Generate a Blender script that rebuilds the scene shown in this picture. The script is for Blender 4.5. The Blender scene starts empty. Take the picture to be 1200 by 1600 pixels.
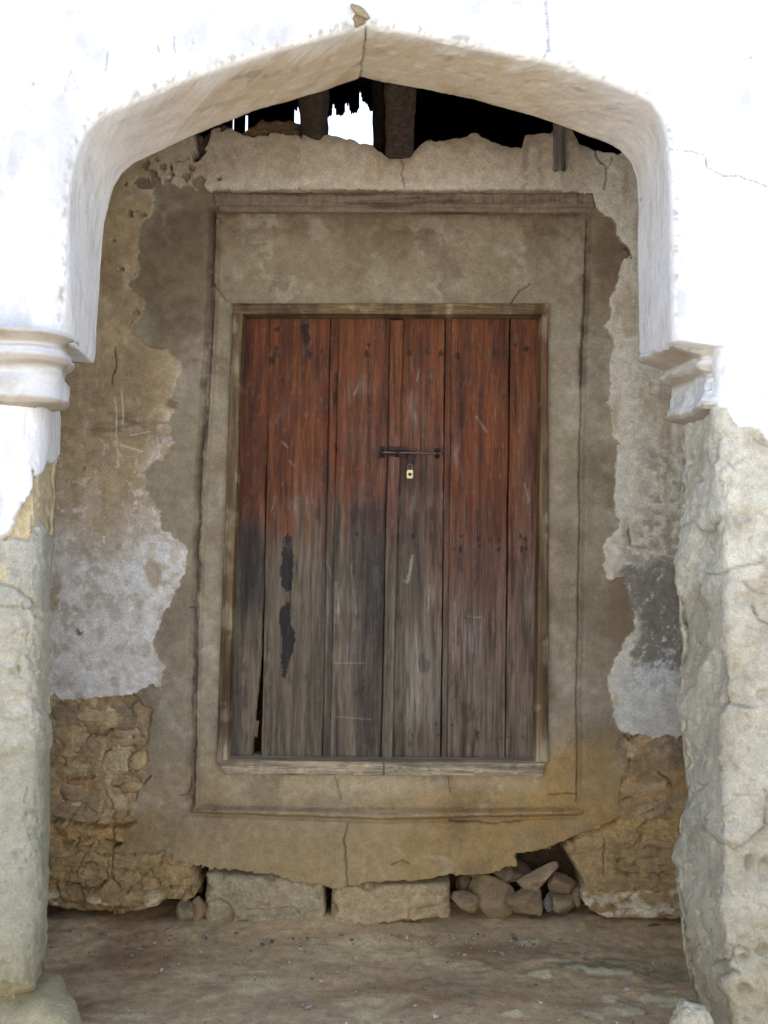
import bpy, bmesh, math, random
import numpy as np
from mathutils import Vector, Matrix

# ------------------------------------------------------------------ camera, sky, sun, exposure
scene = bpy.context.scene
EYE = 1.55
PITCH, ROLL, FPX = math.radians(2.5), math.radians(0.7), 1555.0
cam_d = bpy.data.cameras.new("camera")
cam = bpy.data.objects.new("camera", cam_d)
scene.collection.objects.link(cam)
cam_d.sensor_width = 36.0
cam_d.lens = FPX / 1600.0 * 36.0
cam_d.clip_end = 500.0
CAM_M = Matrix.Rotation(math.radians(90) + PITCH, 4, 'X') @ Matrix.Rotation(ROLL, 4, 'Z')
cam.matrix_world = Matrix.Translation((0, 0, EYE)) @ CAM_M
scene.camera = cam

world = bpy.data.worlds.new("World")
scene.world = world
world.use_nodes = True
wn = world.node_tree
wn.nodes.clear()
sky = wn.nodes.new("ShaderNodeTexSky")
sky.sky_type = 'NISHITA'
sky.sun_disc = False
SUN_EL, SUN_AZ = 62.0, 12.0          # azimuth clockwise from +Y: high behind the house, the arch side lies in open shade
sky.sun_elevation = math.radians(SUN_EL)
sky.sun_rotation = math.radians(SUN_AZ)
sky.air_density = 1.0
sky.dust_density = 2.0
sky.ozone_density = 1.0
bg = wn.nodes.new("ShaderNodeBackground")
bg.inputs["Strength"].default_value = 0.12
wo = wn.nodes.new("ShaderNodeOutputWorld")
wn.links.new(sky.outputs[0], bg.inputs["Color"])
wn.links.new(bg.outputs[0], wo.inputs["Surface"])

sun_d = bpy.data.lights.new("sun", 'SUN')
sun_d.energy = 4.5
sun_d.angle = math.radians(0.5)
sun_d.color = (1.0, 0.97, 0.93)
sun = bpy.data.objects.new("sun", sun_d)
scene.collection.objects.link(sun)
_az, _el = math.radians(SUN_AZ), math.radians(SUN_EL)
_dir = Vector((math.sin(_az) * math.cos(_el), math.cos(_az) * math.cos(_el), math.sin(_el)))
sun.rotation_euler = _dir.to_track_quat('Z', 'Y').to_euler()
sun.location = _dir * 20

scene.view_settings.view_transform = 'Standard'
scene.view_settings.look = 'None'
scene.view_settings.gamma = 1.0
scene.view_settings.use_curve_mapping = False
scene.view_settings.exposure = 1.82
try:
    scene.cycles.max_bounces = 10
    scene.cycles.diffuse_bounces = 6
except Exception:
    pass

# ------------------------------------------------------------------ numbers of the place
D1, D2, D3 = 3.0, 3.36, 4.2            # arch wall front, arch wall back, doorway wall
rng = np.random.RandomState(7)
random.seed(7)
RM = np.array(CAM_M.to_3x3())


def at(u, v, y):
    """the point where the sight line of photo point (u, v) meets the vertical plane y -> x, z"""
    u = np.asarray(u, float); v = np.asarray(v, float)
    d = np.stack([(u - 600) / FPX, (800 - v) / FPX, -np.ones_like(u * 1.0 + v * 0)], -1) @ RM.T
    t = y / d[..., 1]
    return d[..., 0] * t, d[..., 2] * t + EYE


def ground_at(u, v, z=0.0):
    d = np.array([(u - 600) / FPX, (800 - v) / FPX, -1.0]) @ RM.T
    t = (z - EYE) / d[2]
    return float(d[0] * t), float(d[1] * t)


def to_px(x, y, z):
    p = np.stack([x, y, z - EYE], -1) @ RM
    w = -p[..., 2]
    w = np.where(w < 0.05, 0.05, w)
    return 600 + FPX * p[..., 0] / w, 800 - FPX * p[..., 1] / w


# ------------------------------------------------------------------ numpy noise and traced masks
_tab = rng.rand(64, 256, 256).astype(np.float32)


def vn(x, y, seed=0):
    t = _tab[seed % 64]
    xi = np.floor(x).astype(np.int64); yi = np.floor(y).astype(np.int64)
    fx = x - xi; fy = y - yi
    fx = fx * fx * (3 - 2 * fx); fy = fy * fy * (3 - 2 * fy)
    x0 = xi & 255; x1 = (xi + 1) & 255; y0 = yi & 255; y1 = (yi + 1) & 255
    return ((t[x0, y0] * (1 - fx) + t[x1, y0] * fx) * (1 - fy) + (t[x0, y1] * (1 - fx) + t[x1, y1] * fx) * fy)


def fbm(x, y, sx, sy=None, octv=4, seed=0, gain=0.5):
    """noise in -1..1 with feature size sx, sy in units of x, y"""
    sy = sx if sy is None else sy
    a, s, tot = 1.0, 0.0, 0.0
    fx, fy = 1.0 / sx, 1.0 / sy
    for k in range(octv):
        s = s + a * (vn(x * fx + 17.3 * k, y * fy + 9.1 * k, seed + k) * 2 - 1)
        tot += a; a *= gain; fx *= 2.03; fy *= 2.03
    return s / tot * 1.6


def worley(x, y, size, seed=0, sy=None):
    """distance to nearest and second nearest cell point (in cells), cell id"""
    sy = size if sy is None else sy
    X, Y = x / size, y / sy
    xi = np.floor(X).astype(np.int64); yi = np.floor(Y).astype(np.int64)
    f1 = np.full(X.shape, 9.0); f2 = np.full(X.shape, 9.0); cid = np.zeros(X.shape)
    for dx in (-1, 0, 1):
        for dy in (-1, 0, 1):
            cx, cy = xi + dx, yi + dy
            px = cx + _tab[seed % 64][cx & 255, cy & 255]
            py = cy + _tab[(seed + 1) % 64][cx & 255, cy & 255]
            d = np.hypot(X - px, Y - py)
            nearer = d < f1
            f2 = np.where(nearer, f1, np.minimum(f2, d))
            cid = np.where(nearer, _tab[(seed + 2) % 64][cx & 255, cy & 255], cid)
            f1 = np.where(nearer, d, f1)
    return f1, f2, cid


PAD = 520
GW, GH = 1200 + 2 * PAD, 1600 + 2 * PAD


def _blur(a, r):
    if r < 1:
        return a
    for ax in (0, 1):
        for _ in range(2):
            c = np.cumsum(np.pad(a, [(r + 1, r) if i == ax else (0, 0) for i in (0, 1)], mode='edge'), axis=ax)
            n = a.shape[ax]
            hi = np.take(c, np.arange(2 * r + 1, 2 * r + 1 + n), axis=ax)
            lo = np.take(c, np.arange(0, n), axis=ax)
            a = (hi - lo) / (2 * r + 1)
    return a


class Mask:
    """a traced region of a surface, sampled later at any point of that surface"""
    def __init__(self, polys=(), lines=(), blobs=(), blur=2):
        allp = [p for q in polys for p in q] + [p for q in lines for p in q[1]] + [(b[0] + s * b[2], b[1] + s * b[3]) for b in blobs for s in (-1, 1)]
        m = blur * 3 + 14
        us = [p[0] for p in allp]; vs = [p[1] for p in allp]
        self.u0 = int(max(-PAD, min(us) - m)); self.v0 = int(max(-PAD, min(vs) - m))
        u1 = int(min(1200 + PAD, max(us) + m)); v1 = int(min(1600 + PAD, max(vs) + m))
        W, H = u1 - self.u0, v1 - self.v0
        X = np.arange(W)[None, :] + self.u0 + 0.5
        Yr = np.arange(H) + self.v0 + 0.5
        M = np.zeros((H, W), np.float32)
        for q in polys:
            B = np.zeros((H, W), bool)
            for (xa, ya), (xb, yb) in zip(q, list(q[1:]) + [q[0]]):
                if ya == yb:
                    continue
                lo, hi = min(ya, yb), max(ya, yb)
                rows = np.where((Yr >= lo) & (Yr < hi))[0]
                if len(rows):
                    xc = xa + (Yr[rows] - ya) * (xb - xa) / (yb - ya)
                    B[rows] ^= X < xc[:, None]
            M = np.maximum(M, B)
        for w, q in lines:
            for (xa, ya), (xb, yb) in zip(q[:-1], q[1:]):
                r0 = max(0, int(min(ya, yb) - w - 3 - self.v0)); r1 = min(H, int(max(ya, yb) + w + 3 - self.v0))
                c0 = max(0, int(min(xa, xb) - w - 3 - self.u0)); c1 = min(W, int(max(xa, xb) + w + 3 - self.u0))
                if r1 <= r0 or c1 <= c0:
                    continue
                xx, yy = X[:, c0:c1], Yr[r0:r1, None]
                L2 = max(1e-6, (xb - xa) ** 2 + (yb - ya) ** 2)
                t = np.clip(((xx - xa) * (xb - xa) + (yy - ya) * (yb - ya)) / L2, 0, 1)
                d = np.hypot(xx - xa - t * (xb - xa), yy - ya - t * (yb - ya))
                M[r0:r1, c0:c1] = np.maximum(M[r0:r1, c0:c1], np.clip(w / 2 + 0.5 - d, 0, 1))
        for (bu, bv, ru, rv) in blobs:
            r0 = max(0, int(bv - rv * 1.5 - 2 - self.v0)); r1 = min(H, int(bv + rv * 1.5 + 2 - self.v0))
            c0 = max(0, int(bu - ru * 1.5 - 2 - self.u0)); c1 = min(W, int(bu + ru * 1.5 + 2 - self.u0))
            if r1 <= r0 or c1 <= c0:
                continue
            d = np.hypot((X[:, c0:c1] - bu) / ru, (Yr[r0:r1, None] - bv) / rv)
            M[r0:r1, c0:c1] = np.maximum(M[r0:r1, c0:c1], np.clip((1.15 - d) * 3, 0, 1))
        self.M = _blur(M.astype(np.float32), blur) if blur else M

    def __call__(self, u, v):
        H, W = self.M.shape
        x = np.clip(u - self.u0 - 0.5, 0, W - 1.001); y = np.clip(v - self.v0 - 0.5, 0, H - 1.001)
        xi = x.astype(np.int64); yi = y.astype(np.int64); fx = x - xi; fy = y - yi
        M = self.M
        r = (M[yi, xi] * (1 - fx) + M[yi, xi + 1] * fx) * (1 - fy) + (M[yi + 1, xi] * (1 - fx) + M[yi + 1, xi + 1] * fx) * fy
        return r


def ss(a, lo, hi):
    t = np.clip((a - lo) / (hi - lo), 0, 1)
    return t * t * (3 - 2 * t)


def lin(r, g, b, k=1.0):
    f = lambda c: (c / 255 / 12.92 if c / 255 <= 0.04045 else ((c / 255 + 0.055) / 1.055) ** 2.4)
    return np.array([f(r), f(g), f(b)]) * k


def mixc(a, b, m):
    return a * (1 - m[..., None]) + np.asarray(b) * m[..., None]


# ------------------------------------------------------------------ materials
def nd(nt, kind, **kw):
    n = nt.nodes.new(kind)
    for k, v in kw.items():
        setattr(n, k, v)
    return n


def relief_material(name, rough=0.95, scales=(28, 130, 420), var=0.35, bump=0.35, bump_scale=160, attr=True, base=(0.4, 0.35, 0.3), speck=0.0, speck_col=(0.7, 0.7, 0.68)):
    m = bpy.data.materials.new(name)
    m.use_nodes = True
    nt = m.node_tree
    bs = nt.nodes["Principled BSDF"]
    bs.inputs["Roughness"].default_value = rough
    bs.inputs["Specular IOR Level"].default_value = 0.25
    geo = nd(nt, "ShaderNodeNewGeometry")
    if attr:
        a = nd(nt, "ShaderNodeAttribute", attribute_name="Col")
        col = a.outputs["Color"]
    else:
        r = nd(nt, "ShaderNodeRGB"); r.outputs[0].default_value = (*base, 1)
        col = r.outputs[0]
    for i, s in enumerate(scales):
        n = nd(nt, "ShaderNodeTexNoise"); n.inputs["Scale"].default_value = s
        n.inputs["Detail"].default_value = 6; n.inputs["Roughness"].default_value = 0.65
        nt.links.new(geo.outputs["Position"], n.inputs["Vector"])
        mr = nd(nt, "ShaderNodeMapRange")
        mr.inputs["From Min"].default_value = 0.3; mr.inputs["From Max"].default_value = 0.7
        vv = var * (1.0, 1.1, 1.3)[min(i, 2)]
        mr.inputs["To Min"].default_value = 1 - vv; mr.inputs["To Max"].default_value = 1 + vv * 0.8
        nt.links.new(n.outputs["Fac"], mr.inputs["Value"])
        mx = nd(nt, "ShaderNodeVectorMath", operation='MULTIPLY')
        cmb = nd(nt, "ShaderNodeCombineXYZ")
        for k in range(3):
            nt.links.new(mr.outputs[0], cmb.inputs[k])
        nt.links.new(col, mx.inputs[0]); nt.links.new(cmb.outputs[0], mx.inputs[1])
        col = mx.outputs[0]
    if speck > 0:
        n = nd(nt, "ShaderNodeTexNoise"); n.inputs["Scale"].default_value = 220
        n.inputs["Detail"].default_value = 3
        nt.links.new(geo.outputs["Position"], n.inputs["Vector"])
        mr = nd(nt, "ShaderNodeMapRange")
        mr.inputs["From Min"].default_value = 0.62; mr.inputs["From Max"].default_value = 0.72
        mr.inputs["To Max"].default_value = speck
        nt.links.new(n.outputs["Fac"], mr.inputs["Value"])
        mm = nd(nt, "ShaderNodeMix", data_type='RGBA')
        nt.links.new(mr.outputs[0], mm.inputs["Factor"])
        nt.links.new(col, mm.inputs["A"]); mm.inputs["B"].default_value = (*speck_col, 1)
        col = mm.outputs["Result"]
    nt.links.new(col, bs.inputs["Base Color"])
    n = nd(nt, "ShaderNodeTexNoise"); n.inputs["Scale"].default_value = bump_scale
    n.inputs["Detail"].default_value = 8; n.inputs["Roughness"].default_value = 0.7
    nt.links.new(geo.outputs["Position"], n.inputs["Vector"])
    b = nd(nt, "ShaderNodeBump"); b.inputs["Strength"].default_value = bump; b.inputs["Distance"].default_value = 0.010
    nt.links.new(n.outputs["Fac"], b.inputs["Height"]); nt.links.new(b.outputs[0], bs.inputs["Normal"])
    return m


def wood_material(name, attr=True, base=(0.1, 0.06, 0.04), rough=0.7, contrast=0.55, along='Z', spec=0.35):
    m = bpy.data.materials.new(name)
    m.use_nodes = True
    nt = m.node_tree
    bs = nt.nodes["Principled BSDF"]
    bs.inputs["Roughness"].default_value = rough
    bs.inputs["Specular IOR Level"].default_value = spec
    geo = nd(nt, "ShaderNodeNewGeometry")
    info = nd(nt, "ShaderNodeObjectInfo")
    mp = nd(nt, "ShaderNodeMapping")
    sc = {'Z': (1, 1, 0.06), 'X': (0.06, 1, 1), 'Y': (1, 0.06, 1)}[along]
    mp.inputs["Scale"].default_value = sc
    off = nd(nt, "ShaderNodeVectorMath", operation='ADD')
    cm = nd(nt, "ShaderNodeCombineXYZ")
    ml = nd(nt, "ShaderNodeMath", operation='MULTIPLY'); ml.inputs[1].default_value = 37.0
    nt.links.new(info.outputs["Random"], ml.inputs[0])
    for k in range(3):
        nt.links.new(ml.outputs[0], cm.inputs[k])
    nt.links.new(geo.outputs["Position"], off.inputs[0]); nt.links.new(cm.outputs[0], off.inputs[1])
    nt.links.new(off.outputs[0], mp.inputs["Vector"])
    wav = nd(nt, "ShaderNodeTexNoise"); wav.inputs["Scale"].default_value = 9
    nt.links.new(mp.outputs[0], wav.inputs["Vector"])
    ws = nd(nt, "ShaderNodeVectorMath", operation='SCALE'); ws.inputs["Scale"].default_value = 0.05
    nt.links.new(wav.outputs["Color"], ws.inputs[0])
    ad = nd(nt, "ShaderNodeVectorMath", operation='ADD')
    nt.links.new(mp.outputs[0], ad.inputs[0]); nt.links.new(ws.outputs[0], ad.inputs[1])
    if attr:
        a = nd(nt, "ShaderNodeAttribute", attribute_name="Col"); col = a.outputs["Color"]
    else:
        r = nd(nt, "ShaderNodeRGB"); r.outputs[0].default_value = (*base, 1); col = r.outputs[0]
    facs = []
    for s, lo, hi, d in ((45, 1 - contrast, 1 + contrast * 0.9, 5), (170, 1 - contrast * 0.7, 1 + contrast * 0.6, 4)):
        n = nd(nt, "ShaderNodeTexNoise"); n.inputs["Scale"].default_value = s; n.inputs["Detail"].default_value = d
        nt.links.new(ad.outputs[0], n.inputs["Vector"])
        mr = nd(nt, "ShaderNodeMapRange")
        mr.inputs["From Min"].default_value = 0.32; mr.inputs["From Max"].default_value = 0.68
        mr.inputs["To Min"].default_value = lo; mr.inputs["To Max"].default_value = hi
        nt.links.new(n.outputs["Fac"], mr.inputs["Value"])
        c3 = nd(nt, "ShaderNodeCombineXYZ")
        for k in range(3):
            nt.links.new(mr.outputs[0], c3.inputs[k])
        mx = nd(nt, "ShaderNodeVectorMath", operation='MULTIPLY')
        nt.links.new(col, mx.inputs[0]); nt.links.new(c3.outputs[0], mx.inputs[1])
        col = mx.outputs[0]; facs.append(n.outputs["Fac"])
    nt.links.new(col, bs.inputs["Base Color"])
    b = nd(nt, "ShaderNodeBump"); b.inputs["Strength"].default_value = 0.45; b.inputs["Distance"].default_value = 0.003
    nt.links.new(facs[1], b.inputs["Height"]); nt.links.new(b.outputs[0], bs.inputs["Normal"])
    return m


MAT = dict(
    plaster=relief_material("grey_plaster", var=0.17, bump=0.4),
    coat=relief_material("old_whitewash", var=0.2, bump=0.55, speck=0.22, speck_col=(0.6, 0.57, 0.5)),
    rubble=relief_material("mud_mortar", var=0.26, bump=0.9, bump_scale=110),
    lime=relief_material("limewash", var=0.06, bump=0.35, scales=(14, 90)),
    mud=relief_material("mud_render", var=0.15, bump=0.9, bump_scale=120),
    stone=relief_material("field_stone", var=0.25, bump=0.6, bump_scale=90),
    earth=relief_material("trodden_earth", var=0.2, bump=0.6, bump_scale=70),
    wood=wood_material("weathered_door_wood", contrast=0.4),
    lintel=wood_material("old_lintel_wood", along='X'),
    beam=wood_material("dark_roof_timber", attr=False, base=(0.06, 0.04, 0.03), along='Z'),
    lath=wood_material("grey_lath_wood", attr=False, base=(0.17, 0.14, 0.12)),
    thatch=wood_material("dark_palm_thatch", attr=False, base=(0.012, 0.009, 0.007), rough=1.0, spec=0.05),  # thatch in a near-black base colour
    dark=relief_material("near_black_wall", attr=False, base=(0.03, 0.025, 0.02)),  # near-black base colour for the rear room walls
)


def metal(name, col, rough, metallic=1.0):
    m = relief_material(name, rough=rough, attr=False, base=col, var=0.3, bump=0.3, bump_scale=300)
    m.node_tree.nodes["Principled BSDF"].inputs["Metallic"].default_value = metallic
    m.node_tree.nodes["Principled BSDF"].inputs["Specular IOR Level"].default_value = 0.5
    return m


MAT['iron'] = metal("rusty_iron", (0.05, 0.033, 0.028), 0.55, 0.6)
MAT['worn_iron'] = metal("worn_iron_rod", (0.16, 0.12, 0.11), 0.4, 0.8)
MAT['brass'] = metal("pale_brass", (0.85, 0.72, 0.38), 0.45, 0.35)
MAT['steel'] = metal("shackle_steel", (0.22, 0.2, 0.19), 0.35, 0.9)


# ------------------------------------------------------------------ object helpers
COL = scene.collection


def link(o, parent=None):
    COL.objects.link(o)
    if parent is not None:
        o.parent = parent
    return o


def thing(name, label, cat, loc=(0, 0, 0), group=None):
    o = bpy.data.objects.new(name, None)
    o.empty_display_size = 0.1
    link(o)
    o.location = loc
    o["label"] = label; o["category"] = cat; o["kind"] = "thing"
    if group:
        o["group"] = group
    return o


def tag(o, label, cat, group=None):
    o["label"] = label; o["category"] = cat
    if group:
        o["group"] = group
    return o


def raw_mesh(name, co, quads, col=None, mat=None, smooth=True):
    me = bpy.data.meshes.new(name)
    used, inv = np.unique(quads.ravel(), return_inverse=True)
    co = co[used]; q = inv.reshape(quads.shape)
    me.vertices.add(len(co)); me.vertices.foreach_set("co", co.astype(np.float32).ravel())
    me.loops.add(q.size); me.loops.foreach_set("vertex_index", q.astype(np.int32).ravel())
    me.polygons.add(len(q)); me.polygons.foreach_set("loop_start", np.arange(0, q.size, q.shape[1], dtype=np.int32))
    me.polygons.foreach_set("loop_total", np.full(len(q), q.shape[1], np.int32))
    me.polygons.foreach_set("use_smooth", np.full(len(q), smooth))
    me.update(calc_edges=True)
    me.validate()
    if col is not None:
        c = np.ones((len(co), 4), np.float32); c[:, :3] = np.clip(col[used], 0, 1)
        at_ = me.color_attributes.new("Col", 'FLOAT_COLOR', 'POINT')
        at_.data.foreach_set("color", c.ravel())
    if mat:
        me.materials.append(mat)
    return me


def grid_quads(r, c):
    i = np.arange(r * c).reshape(r, c)
    return np.stack([i[:-1, :-1], i[:-1, 1:], i[1:, 1:], i[1:, :-1]], -1)


def sheet(name, P, col, mat, parent=None, keep=None, flip=False, origin=None):
    """P: (r, c, 3) points, keep: (r-1, c-1) faces kept"""
    r, c = P.shape[:2]
    q = grid_quads(r, c)
    if flip:
        q = q[..., ::-1]
    q = q[keep] if keep is not None else q.reshape(-1, 4)
    co = P.reshape(-1, 3)
    if origin is not None:
        co = co - np.array(origin)
    me = raw_mesh(name, co, q, None if col is None else col.reshape(-1, 3), mat)
    o = bpy.data.objects.new(name, me)
    if origin is not None and parent is None:
        o.location = origin
    return link(o, parent)


def interp(tab, x):
    a = np.array(tab, float)
    return np.interp(x, a[:, 0], a[:, 1])


# ------------------------------------------------------------------ the ground
def build_ground():
    xs = np.concatenate([-np.geomspace(60, 1.9, 26), np.arange(-1.85, 1.86, 0.0085), np.geomspace(1.9, 60, 26)])
    ys = np.concatenate([-np.geomspace(60, 1.0, 24), np.linspace(-0.8, 2.5, 14), np.arange(2.6, 4.55, 0.0085), np.geomspace(4.6, 80, 26)])
    X, Y = np.meshgrid(xs, ys)
    u, v = to_px(X, Y, X * 0)
    near = ss(Y, 2.3, 2.8) * (1 - ss(Y, 4.5, 5.2)) * (1 - ss(np.abs(X), 1.8, 2.4))
    z = 0.012 * fbm(X, Y, 0.35, octv=4, seed=3) + 0.003 * fbm(X, Y, 0.06, 0.06, octv=5, seed=9)
    rough = ss(fbm(X, Y, 0.5, 0.3, seed=21), -0.2, 0.6) * ss(X, 0.1, 0.8)
    z += rough * 0.010 * fbm(X, Y, 0.09, 0.05, octv=4, seed=30)
    # earth banked against the foot of the doorway wall
    z += 0.035 * ss(Y, 4.02, 4.25) * (0.7 + 0.5 * fbm(X, Y, 0.3, seed=5))
    z = z * near
    base = lin(118, 100, 76) / 0.62
    c = np.ones(X.shape + (3,)) * base
    c = mixc(c, lin(98, 76, 55) / 0.62, ss(fbm(X, Y, 0.5, 0.2, octv=5, seed=40), -0.1, 0.7) * 0.7)
    c = mixc(c, lin(138, 124, 96) / 0.62, ss(fbm(X, Y, 0.4, 0.15, octv=5, seed=44), 0.2, 0.9) * 0.6)
    green = Mask(polys=[[(680, 1520), (760, 1500), (860, 1478), (980, 1490), (1070, 1520), (1085, 1600), (960, 1580), (850, 1560), (790, 1590), (700, 1560)]], blur=18)
    g = green(u, v) * ss(fbm(u, v, 60, 18, octv=4, seed=12), -0.1, 0.6)
    c = mixc(c, lin(78, 76, 56) / 0.62, g * 0.7)
    pale = Mask(blobs=[(828, 1476, 18, 4), (846, 1525, 24, 6), (900, 1516, 22, 4), (933, 1521, 20, 4), (965, 1523, 26, 5), (985, 1546, 8, 3), (1012, 1558, 14, 5),
                       (1045, 1566, 26, 9), (955, 1560, 16, 6), (975, 1578, 32, 9), (930, 1585, 18, 4), (800, 1585, 20, 5)], blur=3)
    p = pale(u + 5 * fbm(u, v, 14, seed=2), v + 2 * fbm(u, v, 10, seed=6))
    p = ss(p, 0.3, 0.75)
    c = mixc(c, lin(132, 124, 100) / 0.62, p * 0.6)
    z += p * 0.005
    streak = ss(fbm(X, Y, 0.35, 0.08, octv=5, seed=50), 0.2, 0.9)
    c *= (1 - 0.12 * streak)[..., None]
    c = c * np.array([2.25, 2.42, 2.45])
    c *= (1 + 0.12 * fbm(X, Y, 0.03, octv=3, seed=55))[..., None]
    street = 1 - ss(Y, 2.2, 2.9)
    c = mixc(c, np.array([0.48, 0.45, 0.41]), street)  # unseen lane ground, kept pale to bounce light into the porch
    P = np.stack([X, Y, z], -1)
    o = sheet("ground", P, c, MAT['earth'])
    o["kind"] = "structure"


# ------------------------------------------------------------------ the wall round the door
COAT_L = [(60, 120), (327, 120), (335, 300), (322, 296), (318, 283), (308, 297), (296, 292), (283, 296), (262, 288), (252, 290), (243, 300), (240, 296), (236, 330),
          (215, 360), (213, 400), (213, 427), (200, 443), (227, 470), (223, 490), (200, 510), (227, 530), (253, 550), (287, 563), (290, 573), (267, 607),
          (267, 620), (278, 630), (263, 657), (272, 683), (260, 710), (230, 733), (230, 767), (248, 800), (250, 830), (283, 843), (292, 860),
          (290, 885), (287, 900), (267, 947), (250, 970), (237, 1010), (255, 1043), (253, 1077), (233, 1070), (203, 1087), (160, 1092), (83, 1087), (0, 1087), (0, 120)]
BAND = [(322, 210), (342, 196), (480, 200), (700, 190), (1000, 180), (1000, 300), (880, 297), (640, 298), (500, 297), (330, 298), (320, 285), (318, 250)]
COAT_R = [(880, 190), (880, 300), (910, 300), (925, 320), (960, 345), (970, 375), (985, 400), (977, 406), (967, 420), (963, 443), (953, 463), (955, 483), (947, 510),
          (955, 530), (952, 600), (948, 627), (955, 667), (965, 693), (960, 733), (957, 783), (968, 827), (943, 850), (943, 908), (975, 903),
          (987, 927), (992, 983), (970, 1007), (952, 1050), (955, 1090), (963, 1110), (963, 1140), (987, 1157), (1060, 1150), (1180, 1150), (1180, 150), (880, 150)]
APRON = [(205, 1080), (205, 1290), (180, 1332), (240, 1337), (280, 1347), (350, 1360), (425, 1365), (450, 1375), (500, 1382), (530, 1388), (545, 1386), (600, 1377),
         (650, 1377), (700, 1367), (760, 1365), (807, 1350), (810, 1335), (850, 1332), (880, 1317), (920, 1302), (950, 1292), (965, 1285), (963, 1150), (950, 1080)]
WALL_TOP = [(-200, 150), (250, 150), (298, 176), (304, 212), (318, 213), (330, 203), (350, 198), (365, 205), (385, 206), (395, 196), (410, 192), (430, 187), (468, 189), (473, 214), (510, 211), (525, 214), (545, 218),
            (582, 229), (590, 240), (604, 247), (630, 248), (645, 240), (655, 228), (665, 222), (685, 221), (715, 216), (745, 213), (765, 222), (795, 232), (815, 232), (820, 213),
            (862, 210), (880, 196), (893, 205), (905, 228), (925, 233), (945, 240), (962, 244), (978, 232), (1000, 215), (1030, 160), (1400, 150)]

STONES_L = [(108, 1148, 30, 20), (150, 1118, 40, 17), (196, 1150, 26, 17), (112, 1178, 20, 13), (182, 1192, 26, 22), (214, 1190, 20, 18), (122, 1203, 34, 12),
            (112, 1238, 26, 16), (200, 1232, 24, 10), (128, 1266, 46, 14), (190, 1268, 30, 16)]


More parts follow.
